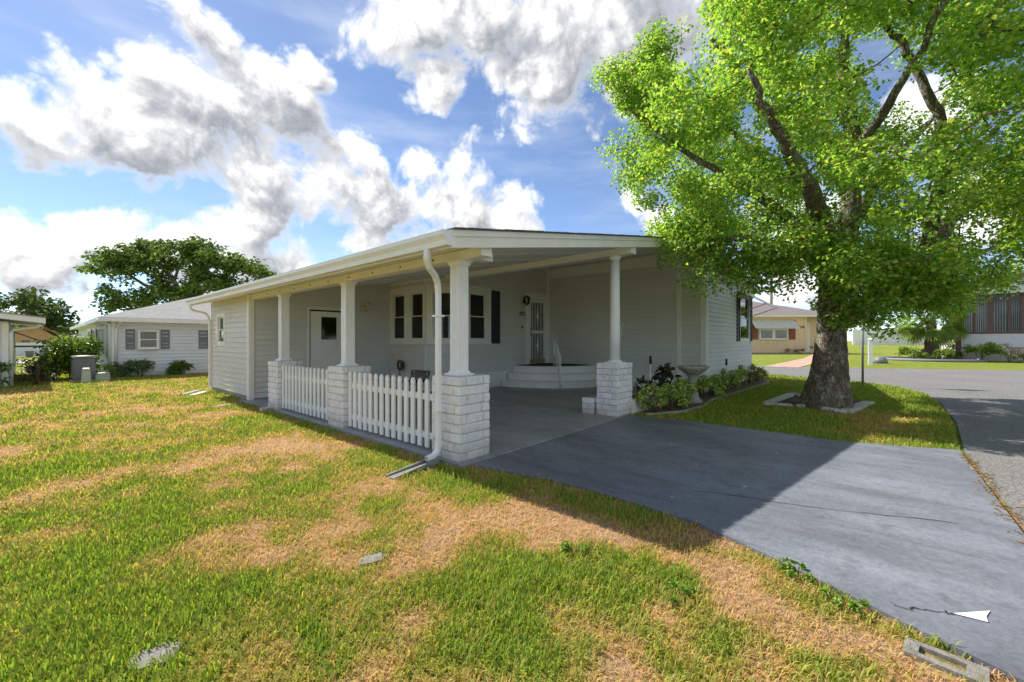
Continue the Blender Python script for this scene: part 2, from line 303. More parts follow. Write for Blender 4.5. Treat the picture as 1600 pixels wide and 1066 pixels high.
def ground_mat():
    m, nt, b = new_mat('turf')
    a = nt.nodes.new('ShaderNodeAttribute'); a.attribute_name = 'Col'
    n = pos_noise(nt, 28, 6, 0.7); n2 = pos_noise(nt, 3.0, 5)
    f = ramp(nt, n.outputs['Fac'], [(0.3, (0.55,)*3), (0.7, (1.4,)*3)])
    c = mixc(nt, 1.0, a.outputs['Color'], f, 'MULTIPLY')
    f2 = ramp(nt, n2.outputs['Fac'], [(0.3, (0.8,)*3), (0.7, (1.2,)*3)]); c = mixc(nt, 1.0, c, f2, 'MULTIPLY')
    nt.links.new(c, b.inputs['Base Color']); b.inputs['Roughness'].default_value = 1.0; b.inputs['Specular IOR Level'].default_value = 0.1
    add_bump(nt, b, n.outputs['Fac'], 1.0, 0.05)
ground_mat()

# ---------------------------------------------------------------- object helpers
WLOC = {}
def tag(o, label=None, cat=None, group=None, kind=None):
    if label: o['label'] = label
    if cat: o['category'] = cat
    if group: o['group'] = group
    if kind: o['kind'] = kind
    return o
def thing(name, loc, label, cat, group=None):
    o = bpy.data.objects.new(name, None); COL.objects.link(o); o.location = loc; o.empty_display_size = 0.2
    WLOC[o.name] = np.array(loc, float); return tag(o, label, cat, group)
def add_obj(name, me, parent=None, wloc=(0, 0, 0), rotz=0.0, scale=None):
    o = bpy.data.objects.new(name, me); COL.objects.link(o)
    wl = np.array(wloc, float)
    if parent is not None:
        o.parent = parent; o.location = wl - WLOC[parent.name]
    else: o.location = wl
    WLOC[o.name] = wl
    if rotz: o.rotation_euler = (0, 0, rotz)
    if scale is not None: o.scale = scale
    return o
def mesh(name, V, F, mat, smooth=False):
    me = bpy.data.meshes.new(name); me.from_pydata([tuple(map(float, v)) for v in V], [], F); me.materials.append(MATS[mat])
    if smooth: me.polygons.foreach_set('use_smooth', [True]*len(me.polygons))
    me.update(); return me
class MB:
    """collects shapes in world coordinates, builds one mesh object"""
    def __init__(s): s.V = []; s.F = []; s.sm = []
    def add(s, V, F, smooth=False):
        n = len(s.V); s.V += [np.asarray(v, float) for v in V]; s.F += [tuple(i+n for i in f) for f in F]; s.sm += [smooth]*len(F); return s
    def box(s, x0, x1, y0, y1, z0, z1):
        V = [(x, y, z) for z in (z0, z1) for y in (y0, y1) for x in (x0, x1)]
        return s.add(V, [(0, 2, 3, 1), (4, 5, 7, 6), (0, 1, 5, 4), (2, 6, 7, 3), (0, 4, 6, 2), (1, 3, 7, 5)])
    def fbox(s, fr, s0, s1, n0, n1, z0, z1):
        V = [fr(a, n, z) for z in (z0, z1) for n in (n0, n1) for a in (s0, s1)]
        return s.add(V, [(0, 1, 3, 2), (4, 6, 7, 5), (0, 4, 5, 1), (2, 3, 7, 6), (0, 2, 6, 4), (1, 5, 7, 3)])
    def hexa(s, V):   # 8 points: bottom 4 ring, top 4 ring
        return s.add(V, [(3, 2, 1, 0), (4, 5, 6, 7), (0, 1, 5, 4), (1, 2, 6, 5), (2, 3, 7, 6), (3, 0, 4, 7)])
    def prism(s, ring, off):    # ring of points extruded by off
        n = len(ring); off = np.asarray(off, float); V = [np.asarray(p, float) for p in ring]; V += [p+off for p in V]
        return s.add(V, [tuple(range(n-1, -1, -1)), tuple(range(n, 2*n))] + [(i, (i+1) % n, n+(i+1) % n, n+i) for i in range(n)])
    def tube(s, P, R, seg=8, cap=True, smooth=True, jit=None):
        P = [np.asarray(p, float) for p in P]; n = len(P); R = [R]*n if np.isscalar(R) else R; V = []
        ref = np.array([0.3, 0.2, 1.0])
        for i in range(n):
            t = P[min(i+1, n-1)] - P[max(i-1, 0)]; t /= max(np.linalg.norm(t), 1e-9)
            a = np.cross(t, ref if abs(t @ (ref/np.linalg.norm(ref))) < 0.95 else np.array([1., 0, 0])); a /= np.linalg.norm(a); b = np.cross(t, a)
            for k in range(seg):
                an = 2*PI*k/seg; r = R[i]*(1 if jit is None else jit(i, k)); V.append(P[i] + r*(a*math.cos(an)+b*math.sin(an)))
        F = [(i*seg+k, i*seg+(k+1) % seg, (i+1)*seg+(k+1) % seg, (i+1)*seg+k) for i in range(n-1) for k in range(seg)]
        if cap: F += [tuple(range(seg-1, -1, -1)), tuple(range((n-1)*seg, n*seg))]
        return s.add(V, F, smooth)
    def lathe(s, c, prof, seg=20, smooth=True, wob=None):
        V = []; n = len(prof)
        for j, (r, z) in enumerate(prof):
            for k in range(seg):
                a = 2*PI*k/seg; rr = r*(1 if wob is None else wob(j, a)); V.append((c[0]+rr*math.cos(a), c[1]+rr*math.sin(a), c[2]+z))
        F = [(j*seg+k, j*seg+(k+1) % seg, (j+1)*seg+(k+1) % seg, (j+1)*seg+k) for j in range(n-1) for k in range(seg)]
        F += [tuple(range(seg-1, -1, -1)), tuple(range((n-1)*seg, n*seg))]
        return s.add(V, F, smooth)
    def build(s, name, mat, parent=None, origin=None, bevel=0.0):
        V = np.array(s.V)
        if parent is not None: org = WLOC[parent.name]
        elif origin is not None: org = np.array(origin, float)
        else: org = np.array([*((V.min(0)+V.max(0))/2)[:2], V[:, 2].min()])
        me = mesh(name, V-org, s.F, mat); me.polygons.foreach_set('use_smooth', s.sm)
        o = add_obj(name, me, parent, org)
        if bevel:
            bm = bmesh.new(); bm.from_mesh(me); bmesh.ops.bevel(bm, geom=[e for e in bm.edges if e.calc_length() > 4*bevel], offset=bevel, segments=1, affect='EDGES', clamp_overlap=True); bm.to_mesh(me); bm.free()
        return o
def frame(p0, p1):
    """wall frame: s along p0->p1, n outward to the right of it, z up"""
    p0 = np.array([*p0, 0.0]); p1 = np.array([*p1, 0.0]); d = p1-p0; Ln = np.linalg.norm(d); d /= Ln; nrm = np.array([d[1], -d[0], 0.0])
    f = lambda s, n, z: p0 + d*s + nrm*n + np.array([0, 0, z])
    f.p0 = p0; f.d = d; f.n = nrm; f.L = Ln; f.ang = math.atan2(d[1], d[0]); return f
def vcol(me, cols):
    a = me.color_attributes.new('Col', 'FLOAT_COLOR', 'POINT'); c = np.ones((len(cols), 4), np.float32); c[:, :3] = cols; a.data.foreach_set('color', c.ravel())
def fast_mesh(name, V, quads, tris, mat, cols, smooth=False):
    me = bpy.data.meshes.new(name); nv = len(V); me.vertices.add(nv); me.vertices.foreach_set('co', np.asarray(V, np.float32).ravel())
    nq = len(quads); ntx = len(tris); loops = np.concatenate([np.asarray(quads, np.int32).ravel(), np.asarray(tris, np.int32).ravel()]).astype(np.int32)
    me.loops.add(len(loops)); me.loops.foreach_set('vertex_index', loops)
    tot = np.concatenate([np.full(nq, 4), np.full(ntx, 3)]).astype(np.int32); start = np.concatenate([[0], np.cumsum(tot)[:-1]]).astype(np.int32)
    me.polygons.add(nq+ntx); me.polygons.foreach_set('loop_start', start); me.polygons.foreach_set('loop_total', tot)
    me.update(calc_edges=True); me.validate(); me.materials.append(MATS[mat]); vcol(me, cols); return me
# value noise
_LAT = RNG.random((256, 256))
def vnoise(x, y):
    x = np.asarray(x, float); y = np.asarray(y, float); xi = np.floor(x).astype(int); yi = np.floor(y).astype(int); fx = x-xi; fy = y-yi; fx = fx*fx*(3-2*fx); fy = fy*fy*(3-2*fy)
    a = _LAT[xi % 256, yi % 256]; b = _LAT[(xi+1) % 256, yi % 256]; c = _LAT[xi % 256, (yi+1) % 256]; d = _LAT[(xi+1) % 256, (yi+1) % 256]
    return (a*(1-fx)+b*fx)*(1-fy)+(c*(1-fx)+d*fx)*fy
def fbm(x, y, o=4):
    s = 0; am = 0.5; t = 0
    for i in range(o): s = s+am*vnoise(x*2**i+17*i, y*2**i+31*i); t += am; am *= 0.5
    return s/t

# ---------------------------------------------------------------- plan of the plot
DRIVE_L = np.array([(-0.10, 0.03), (0.05, -0.12), (0.10, -0.39), (0.20, -1.0), (0.22, -1.47), (0.15, -2.33), (-0.02, -2.75), (-0.18, -3.1), (-0.35, -3.45), (-0.45, -3.67), (-0.62, -4.02)])
DRIVE_R = np.array([(3.72, -0.10), (3.90, -0.7), (3.95, -1.25), (3.90, -2.0), (3.85, -2.85), (4.00, -3.5), (4.22, -4.02)])
LAWN_R = np.array([(3.72, -0.10), (3.90, -0.7), (3.95, -1.25), (3.90, -2.0), (3.85, -2.85), (4.00, -3.5), (4.22, -4.02), (6.66, -4.2), (9.42, -4.25), (11.2, -4.15), (12.63, -3.8), (13.85, -2.9), (14.7, -1.28), (15.46, 0.2), (16.2, 3.0), (16.9, 8), (16.9, 9), (8, 9), (8, -0.13), (4.1, -0.13)])
def inpoly(x, y, P):
    x = np.asarray(x); ins = np.zeros(x.shape, bool); n = len(P)
    for i in range(n):
        x1, y1 = P[i]; x2, y2 = P[(i+1) % n]
        c = ((y1 > y) != (y2 > y)); ins ^= c & (x < (x2-x1)*(y-y1)/((y2-y1) if y2 != y1 else 1e-9)+x1)
    return ins
def on_left_lawn(x, y):
    dl = np.interp(-y, -DRIVE_L[:, 1], DRIVE_L[:, 0])
    lim = np.where(y < 0.03, dl, np.where(y < 6.85, -0.09, np.where(y < 9.8, 0.06, 30.0)))
    ok = (x < lim) & (y > -4.0)
    return ok & ~((y > 16.8) & (x > -1.25))
def on_right_lawn(x, y): return inpoly(x, y, LAWN_R) & ~inpoly(x, y, BED)
BED = np.array([(4.06, -0.13), (4.00, -0.30), (4.71, -0.65), (5.6, -0.75), (6.77, -0.60), (9.0, -0.72), (11.9, -0.80), (12.9, -0.5), (12.9, -0.13)])

# dry patches and green clumps of the lawn (x, y, radius, weight), + dries
PATCH = []
for (px, py, rp, w) in [(200,640,60,1.0),(300,655,60,1.0),(400,690,60,.9),(330,720,50,.7),(470,700,40,.8),(560,760,50,.9),(700,800,60,.9),(640,870,60,1.0),(800,800,50,.7),(900,810,45,1.1),(850,840,50,.9),(420,870,40,.7),(330,860,30,.8),(650,960,60,1.0),(900,960,50,1.1),(990,840,50,.9),(1020,960,60,.8),(1130,900,50,.9),(1250,970,60,1.0),(1350,1010,60,1.0),(1200,1040,60,.8),(960,1040,40,.7),(560,690,30,.6),(120,700,25,.4),(1000,600,1,0),
                        (820,900,48,-1.4),(790,1000,60,-1.2),(1060,905,35,-1.1),(100,880,160,-1.2),(250,960,130,-1.2),(60,740,80,-.9),(520,660,35,-1.0),(620,700,40,-.9),(700,750,40,-.7),(480,960,70,-.8),(1130,1010,35,-.9),(740,780,30,-.6),(1240,880,30,-.8)]:
    p = G(px, py); q = G(px+rp, py); PATCH.append((p[0], p[1], float(np.linalg.norm(q-p)), w))
def dryness(x, y):
    x = np.asarray(x, float); y = np.asarray(y, float)
    v = 0.47 + 1.0*(fbm(x*0.9+5, y*0.9+9, 4)-0.5) + 1.3*(fbm(x*2.6+50, y*2.6, 5)-0.5) + 1.0*(fbm(x*8+3, y*8+7, 3)-0.5)
    for (a, b, r, w) in PATCH: v = v + 0.5*w*np.exp(-((x-a)**2+(y-b)**2)/(r*r))
    far = np.clip((np.hypot(x-CAM[0], y-CAM[1])-16)/10, 0, 1)
    sm = np.clip((x+2.5)/1.0, 0, 1); v = v + (0.16*sm-0.07)*(x < 3)*(y < 2.0)
    rl = np.clip((x-3.6)/0.4, 0, 1); v = v - 0.36*rl + rl*0.45*np.exp(-((x-5.6)**2/3.5+(y+3.2)**2/0.5))
    return np.clip(v*(1-far)+far*(0.2+0.25*(fbm(x*0.2, y*0.2, 3)-0.5)), 0, 1)
def turf_col(d, r):
    """d dryness 0..1, r random 0..1 -> albedo"""
    st = np.array([(0, .25, .34, .05), (0.3, .35, .385, .065), (0.5, .50, .40, .095), (0.7, .65, .405, .18), (1.0, .70, .455, .275)])
    c = np.stack([np.interp(d, st[:, 0], st[:, k]) for k in (1, 2, 3)], -1); return c*(0.72+0.56*r)[..., None]

# ---------------------------------------------------------------- ground, road, slabs
def graded(a, b, step, far, n):
    mid = np.arange(a, b+1e-6, step); e = np.geomspace(step*1.5, far, n); return np.concatenate([(a-e)[::-1], mid, b+e])
def ground():
    xs = graded(-14, 18, 0.14, 900, 22); ys = graded(-6, 24, 0.14, 900, 22); X, Y = np.meshgrid(xs, ys, indexing='ij'); nx, ny = X.shape
    d = dryness(X, Y); c = turf_col(d, np.full(X.shape, 0.45)); V = np.stack([X, Y, np.full_like(X, -0.012)], -1).reshape(-1, 3)
    V[:, 2] += 0.02*(fbm(V[:, 0]*1.3, V[:, 1]*1.3, 3)-0.5)*np.clip(1-np.hypot(V[:, 0], V[:, 1])/30, 0, 1)
    i = np.arange(nx-1)[:, None]*ny + np.arange(ny-1)[None, :]; q = np.stack([i, i+ny, i+ny+1, i+1], -1).reshape(-1, 4)
    o = add_obj('ground', fast_mesh('ground', V, q, np.zeros((0, 3), int), 'turf', c.reshape(-1, 3)*0.72)); tag(o, kind='structure')
ground()
def sheet(name, pts, z0, z1, mat, kind='structure'):
    mb = MB(); mb.prism([(x, y, z0) for x, y in pts], (0, 0, z1-z0)); o = mb.build(name, mat, origin=(0, 0, 0)); tag(o, kind=kind); return o
sheet('road', [(-300, -11.5), (-300, -4.06), (-0.6, -4.06), (4.24, -4.06), (6.66, -4.24), (9.42, -4.29), (11.2, -4.19), (12.66, -3.84), (13.9, -2.93), (14.75, -1.3), (15.5, 0.2), (16.3, 3.0), (17.0, 8), (17.0, 200), (23, 200), (20.6, 6), (21.1, 1.3), (22.2, -2.2), (23.6, -5.05), (25.2, -8.1), (28, -9.6), (80, -16), (80, -23), (28, -17), (24, -60), (16, -60), (13, -11.5)], -0.2, 0.006, 'asphalt')
drv = [tuple(p) for p in DRIVE_L[1:]] + [tuple(p) for p in DRIVE_R[::-1]]
sheet('driveway', drv[:], -0.2, 0.016, 'drive_paint')
sheet('carport_floor', [(-0.07, -0.115), (-0.07, 6.9), (8.0, 6.9), (8.0, 0.0), (4.1, 0.0), (3.70, -0.097), (0.06, -0.117)], -0.2, 0.026, 'carport_paint')
sheet('neighbour_path', [(-3.4, 23.4), (-3.3, 24.8), (2, 24.2), (2, 23.2)], -0.1, 0.006, 'concrete')
sheet('neighbour_pad', [(-5.5, 33), (-5.6, 39), (-3.3, 39), (-3.3, 33)], -0.1, 0.006, 'concrete')
sheet('brick_path', [(20.9, 0.9), (21.05, -0.5), (33, -0.9), (51, 0.2), (51, 1.4), (33, 0.6)], -0.1, 0.012, 'paver')
sheet('planting_bed', [tuple(p) for p in BED], -0.2, 0.02, 'soil')
sheet('planter_soil', [(4.06, 0.04), (4.06, 0.5), (7.8, 0.5), (7.8, 0.04)], -0.05, 0.17, 'soil')
# cracks in the driveway
def crack(name, pts, w):
    P = []; 
    for (a, b) in zip(pts[:-1], pts[1:]):
        for t in np.linspace(0, 1, 9)[:-1]: P.append(np.array(a)*(1-t)+np.array(b)*t + RNG.normal(0, 0.012, 2))
    mb = MB(); n = len(P); V = []
    for i, p in enumerate(P):
        t = P[min(i+1, n-1)]-P[max(i-1, 0)]; t /= np.linalg.norm(t); q = np.array([-t[1], t[0]])*w*(0.5+RNG.random())
        V += [(*(p-q), 0.0195), (*(p+q), 0.0195)]
    mb.add(V, [(2*i, 2*i+1, 2*i+3, 2*i+2) for i in range(n-1)]); tag(mb.build(name, 'rubber', origin=(0, 0, 0)), kind='structure')
crack('driveway_crack', [G(1085, 770)[:2], G(1300, 800)[:2], G(1530, 825)[:2]], 0.0035)
crack('driveway_crack', [G(1400, 955)[:2], G(1470, 962)[:2], G(1490, 964)[:2]], 0.003)
mk = MB(); a, b, c, d = (G(*p)[:2] for p in ((1489, 965), (1547, 961), (1541, 970), (1544, 979)))
mk.add([(*p, 0.0205) for p in (a, b, c, d)], [(0, 3, 2, 1)]); tag(mk.build('bare_paint_mark', 'white_paint', origin=(*c, 0.0205)), kind='structure')

# ---------------------------------------------------------------- the building
ZC = lambda X: 2.27+0.17*X         # underside of the carport roof
home = thing('mobile_home', (7.85, -0.13, 0), 'pale grey lap-sided mobile home with dark shutters behind the carport', 'house')
shed = thing('storage_shed', (0.1, 6.85, 0), 'grey lap-sided storage shed with white door at the back of the carport', 'shed')
carport = thing('carport', (0, 0, 0), 'white carport roof on columns standing on white brick piers', 'carport')

BH = 0.115
_board = {}
def board_mesh():
    if 'b' not in _board:
        h = BH+0.012; V = []
        for x in (0, 1): V += [(x, 0.0, 0), (x, -0.026, 0), (x, -0.027, 0.012), (x, -0.005, h), (x, 0.0, h)]
        F = [(0, 1, 2, 3, 4), (9, 8, 7, 6, 5)] + [(i, (i+1) % 5+0, 5+(i+1) % 5, 5+i) for i in range(5)]
        F = [tuple(reversed(f)) for f in F]
        _board['b'] = mesh('siding_board', V, F, 'siding')
    return _board['b']
def siding(parent, fr, z0, z1, opens=(), top=None, wname='wall'):
    """a wall part of separate lap boards; opens = (s0,s1,z0,z1); top(s) = height limit of the wall"""
    w = MB(); w.fbox(fr, 0.0, fr.L, -0.03, -0.022, z0-0.05, z0+0.02) ; wo = w.build(wname, 'siding', parent)
    n = int(math.ceil((z1-z0)/BH))
    for i in range(n):
        za = z0+i*BH; zb = za+BH; s0, s1 = 0.0, fr.L
        if top is not None:
            ss = np.linspace(0, fr.L, 200); ok = ss[np.array([top(s) for s in ss]) > zb-0.01]
            if len(ok) < 2: continue
            s0, s1 = ok.min(), ok.max()
        segs = [(s0, s1)]
        for (a, b, c, d) in opens:
            if zb > c+0.03 and za < d-0.03:
                ns = []
                for (p, q) in segs:
                    if b <= p or a >= q: ns.append((p, q)); continue
                    if a > p: ns.append((p, a))
                    if b < q: ns.append((b, q))
                segs = ns
        for (a, b, c, d) in opens:
            if za < d-0.03 and zb > d-0.03 and zb > d: fl = MB(); fl.fbox(fr, max(a, .001), min(b, fr.L-.001), -.02, .004, d-.002, zb+.004); fl.build('head_strip', 'trim', wo)
            if zb > c+0.03 and za < c+0.03 and za < c: fl = MB(); fl.fbox(fr, max(a, .001), min(b, fr.L-.001), -.02, .004, za-.002, c+.002); fl.build('sill_strip', 'trim', wo)
        for (p, q) in segs:
            if q-p < 0.02: continue
            P = fr(p, 0, za); o = add_obj('siding_board', board_mesh(), wo, P, fr.ang, (q-p, 1, 1))
    return wo
def window(parent, fr0, s0, s1, z0, z1, trim=0.07, sashes=2, grid=(3, 2), fmat='trim', blind=True, proud=0.035, slider=False, blindmat='blind', off=0.0):
    fr = (lambda s, n, z: fr0(s, n+off, z)) if off else fr0
    w = MB()
    w.fbox(fr, s0-trim, s0, -0.02, proud, z0-trim, z1+trim); w.fbox(fr, s1, s1+trim, -0.02, proud, z0-trim, z1+trim)
    w.fbox(fr, s0, s1, -0.02, proud, z1, z1+trim); w.fbox(fr, s0, s1, -0.02, proud+0.012, z0-trim, z0)
    wo = w.build('window', fmat, parent, bevel=0.004)
    t = 0.028; sa = MB(); zm = (z0+z1)/2; sm = (s0+s1)/2
    if slider: halves = [(s0, sm+t/2, z0, z1, -0.012), (sm-t/2, s1, z0, z1, -0.03)]
    elif sashes == 2: halves = [(s0, s1, zm-t/2, z1, -0.03), (s0, s1, z0, zm+t/2, -0.012)]
    else: halves = [(s0, s1, z0, z1, -0.012)]
    for (a, b, c, d, n) in halves:
        sb = MB(); sb.fbox(fr, a+.002, a+t, n-.016, n+.016, c+.002, d-.002); sb.fbox(fr, b-t, b-.002, n-.016, n+.016, c+.002, d-.002); sb.fbox(fr, a+t, b-t, n-.016, n+.016, c+.002, c+t); sb.fbox(fr, a+t, b-t, n-.016, n+.016, d-t, d-.002)
        if grid:
            for k in range(1, grid[0]): x = a+t+(b-a-2*t)*k/grid[0]; sb.fbox(fr, x-.006, x+.006, n-.012, n-.006, c+t, d-t)
            for k in range(1, grid[1]): z = c+t+(d-c-2*t)*k/grid[1]; sb.fbox(fr, a+t, b-t, n-.0125, n-.0065, z-.006, z+.006)
        sb.build('sash', fmat, wo)
        p = MB(); p.fbox(fr, a+t, b-t, n-.002, n+.002, c+t, d-t); p.build('pane', 'glass', wo)
    if blind:
        bl = MB(); nst = max(3, int((s1-s0)/0.09))
        for k in range(nst):
            a = s0+(s1-s0)*(k+0.06)/nst; b = s0+(s1-s0)*(k+0.9)/nst
            V = [fr(a, -.10, z0), fr(b, -.075, z0), fr(b, -.075, z1), fr(a, -.10, z1)]; bl.add(V, [(0, 1, 2, 3)])
        bl.build('blind', blindmat, wo)
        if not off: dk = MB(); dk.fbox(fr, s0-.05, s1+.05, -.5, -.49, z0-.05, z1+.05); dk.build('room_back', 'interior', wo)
    return wo
def shutter(parent, fr, s0, s1, z0, z1, mat='shutter'):
    m = MB(); m.fbox(fr, s0, s0+.04, .0, .045, z0, z1); m.fbox(fr, s1-.04, s1, .0, .045, z0, z1)
    for z in (z0, (z0+z1)/2-.02, z1-.045): m.fbox(fr, s0+.04, s1-.04, .001, .044, z, z+.045)
    o = m.build('shutter', mat, parent)
    l = MB(); n = max(4, int((z1-z0)/.035))
    for k in range(n):
        z = z0+.03+(z1-z0-.06)*k/n; V = [fr(s0+.04, .034, z), fr(s1-.04, .034, z), fr(s1-.04, .027, z+.034), fr(s0+.04, .027, z+.034)]; l.add(V, [(0, 1, 2, 3)])
    l.build('louvre', mat, o); return o
def trim_post(parent, fr, s0, s1, n0, n1, z0, z1, name='corner_trim', mat='trim'):
    m = MB(); m.fbox(fr, s0, s1, n0, n1+.012, z0, z1); return m.build(name, mat, parent, bevel=0.004)

# walls (frames run so that the outside is to the right)
F_SHED_F = frame((0.1, 6.85), (3.55, 6.85))
F_SHED_L = frame((0.1, 9.75), (0.1, 6.85))
F_BAY_L = frame((3.55, 6.85), (3.55, 5.24))
F_BAY_D = frame((3.55, 5.24), (4.09, 4.60))
F_BAY_F = frame((4.09, 4.60), (7.85, 4.60))
F_SIDE = frame((7.85, 4.60), (7.85, -0.13))
F_FRONT = frame((7.85, -0.13), (12.88, -0.13))
F_RIGHT = frame((12.88, -0.13), (12.88, 13.0))

siding(shed, F_SHED_F, 0.05, 3.1, [(1.24, 2.11, 0.0, 2.06)], top=lambda s: ZC(0.1+s)+0.11)
siding(shed, F_SHED_L, 0.10, 2.36, [(0.53, 1.18, 1.18, 1.95)])
trim_post(shed, F_SHED_L, 2.83, 2.925, -0.02, 0.03, 0.02, 2.28); trim_post(shed, F_SHED_F, -0.03, 0.075, -0.02, 0.031, 0.02, 2.28)
trim_post(shed, F_SHED_L, -0.02, 0.06, -0.02, 0.03, 0.02, 2.26)
window(shed, F_SHED_L, 0.60, 1.11, 1.25, 1.88, trim=0.085, grid=None, blind=True)
m = MB(); m.fbox(F_SHED_L, 0, 2.9, -0.06, -0.005, -0.1, 0.11); m.build('plinth', 'concrete', shed)
m = MB(); m.hexa([(.12, 9.72, 0), (7.79, 9.72, 0), (7.79, 9.78, 0), (.12, 9.78, 0), (.12, 9.72, ZC(.12)+.04), (7.79, 9.72, ZC(7.79)+.04), (7.79, 9.78, ZC(7.79)+.04), (.12, 9.78, ZC(.12)+.04)]); m.build('rear_wall', 'siding', shed)
# shed door
def shed_door():
    f = F_SHED_F; m = MB(); m.fbox(f, 1.27, 2.08, -0.03, 0.008, 0.04, 2.0); d = m.build('door', 'trim', shed, bevel=0.004)
    fr_ = MB(); fr_.fbox(f, 1.19, 1.24, -.03, .03, .03, 2.09); fr_.fbox(f, 2.11, 2.16, -.03, .03, .03, 2.09); fr_.fbox(f, 1.24, 2.11, -.03, .031, 2.04, 2.09); fr_.build('door_frame', 'trim', d)
    g = MB(); g.fbox(f, 1.24, 1.27, -.05, -.02, .03, 2.03); g.fbox(f, 1.27, 2.08, -.05, -.02, 2.0, 2.035); g.build('shadow_gap', 'rubber', d)
    p = MB(); p.fbox(f, 1.52, 1.90, .009, .013, 1.32, 1.87); p.build('pane', 'glass', d)
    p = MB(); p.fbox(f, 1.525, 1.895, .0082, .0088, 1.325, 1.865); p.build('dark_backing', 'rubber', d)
    p = MB()
    for (a, b, c, e) in ((1.50, 1.52, 1.30, 1.89), (1.90, 1.92, 1.30, 1.89)): p.fbox(f, a, b, .008, .02, c, e)
    p.fbox(f, 1.52, 1.90, .008, .0201, 1.87, 1.89); p.fbox(f, 1.52, 1.90, .008, .0201, 1.30, 1.32); p.build('lite_frame', 'trim', d)
    k = MB(); c0 = f(2.02, .008, 1.0); k.tube([c0, f(2.02, .04, 1.0), f(2.02, .045, 1.0), f(2.02, .075, 1.0)], [.012, .012, .03, .022], 12); k.build('door_knob', 'dark_metal', d)
shed_door()

# home walls
zt = lambda X: ZC(X)+0.11
siding(home, F_BAY_L, 0.42, 2.95, [(0.0, 1.61, 1.24, 2.64)])
siding(home, F_BAY_D, 0.42, 3.0, [(0.0, 0.837, 1.24, 2.64)])
siding(home, F_BAY_F, 0.42, 3.7, [(0.02, 1.10, 1.24, 2.64), (2.62, 3.68, 0.5, 2.68)], top=lambda s: zt(4.09+s))
siding(home, F_SIDE, 0.42, 3.6)
siding(home, F_FRONT, 0.30, 3.7, [(3.07, 4.74, 1.27, 2.72)], top=lambda s: 3.70-0.12*s)
for f, s1 in ((F_BAY_L, 1.61), (F_BAY_D, .837), (F_BAY_F, 3.76), (F_SIDE, 4.73), (F_FRONT, 5.03)):
    m = MB(); m.fbox(f, 0.0, s1, -0.03, 0.0 if f is not F_FRONT else 0.004, 0.0, 0.44 if f is not F_FRONT else 0.32); m.build('skirting', 'trim', home)
    m = MB(); m.fbox(f, 0.0, s1, 0.0, 0.03, 0.415 if f is not F_FRONT else 0.30, 0.445 if f is not F_FRONT else 0.33); m.build('skirting_cap', 'trim', home)
m = MB(); m.box(12.85, 12.88, -.1, 13, 0, 3.0); m.box(7.9, 12.85, 12.9, 13, 0, 3.3); m.box(7.80, 7.83, 4.7, 13, 0, 3.6); m.build('rear_wall', 'siding', home)
trim_post(home, F_BAY_L, 1.575, 1.635, -.02, .03, .03, 1.17); trim_post(home, F_BAY_L, 1.575, 1.635, -.02, .03, 2.72, 2.86)
trim_post(home, F_BAY_F, 3.66, 3.76, -.02, .032, .45, ZC(7.8)-.02); trim_post(home, F_SIDE, .0, .06, .0, .03, .45, ZC(7.8)-.03)
trim_post(home, F_SIDE, 4.06, 4.17, -.01, .034, .03, 3.55); trim_post(home, F_SIDE, 4.64, 4.765, -.02, .033, .03, 3.56)
trim_post(home, F_FRONT, -.034, .11, -.02, .034, .03, 3.56)
m = MB(); m.fbox(F_SIDE, 0.06, 4.06, .0, .05, 3.28, 3.54); m.fbox(F_SIDE, 0.06, 4.06, .05, .075, 3.24, 3.30); m.build('frieze_board', 'trim', home)
m = MB(); m.fbox(F_BAY_L, 0, 1.61, .0, .03, 2.80, 2.85); m.fbox(F_BAY_D, 0, .837, .0, .03, 2.80, 2.85); m.build('frieze_board', 'trim', home)
# bay windows
window(home, F_BAY_L, 0.155, 0.68, 1.33, 2.52, trim=.085); window(home, F_BAY_L, 0.955, 1.485, 1.33, 2.52, trim=.085)
window(home, F_BAY_D, 0.16, 0.68, 1.33, 2.52, trim=.085)
window(home, F_BAY_F, 0.34, 0.90, 1.33, 2.52, trim=.085)
for f, spans in ((F_BAY_L, ((0, .07), (.765, .87), (1.57, 1.61))), (F_BAY_D, ((0, .075), (.765, .837))), (F_BAY_F, ((0.0, .255), (.985, 1.10)))):
    for (a, b) in spans: fill = MB(); fill.fbox(f, a, b, -.02, .0335, 1.245, 2.605); fill.build('bay_trim', 'trim', home)
for f, L_ in ((F_BAY_L, 1.61), (F_BAY_D, .837), (F_BAY_F, 1.10)):
    m = MB(); m.fbox(f, 0, L_, -.02, .055, 1.205, 1.244); m.build('bay_sill', 'trim', home)
    m = MB(); m.fbox(f, 0, L_, -.02, .045, 2.606, 2.645); m.build('bay_head', 'trim', home)
shutter(home, F_BAY_F, 1.11, 1.45, 1.21, 2.66)
# cloth seen low in the diagonal window
m = MB(); m.fbox(F_BAY_D, .17, .67, -.072, -.07, 1.34, 1.92); m.build('curtain', 'blue_cloth', home)
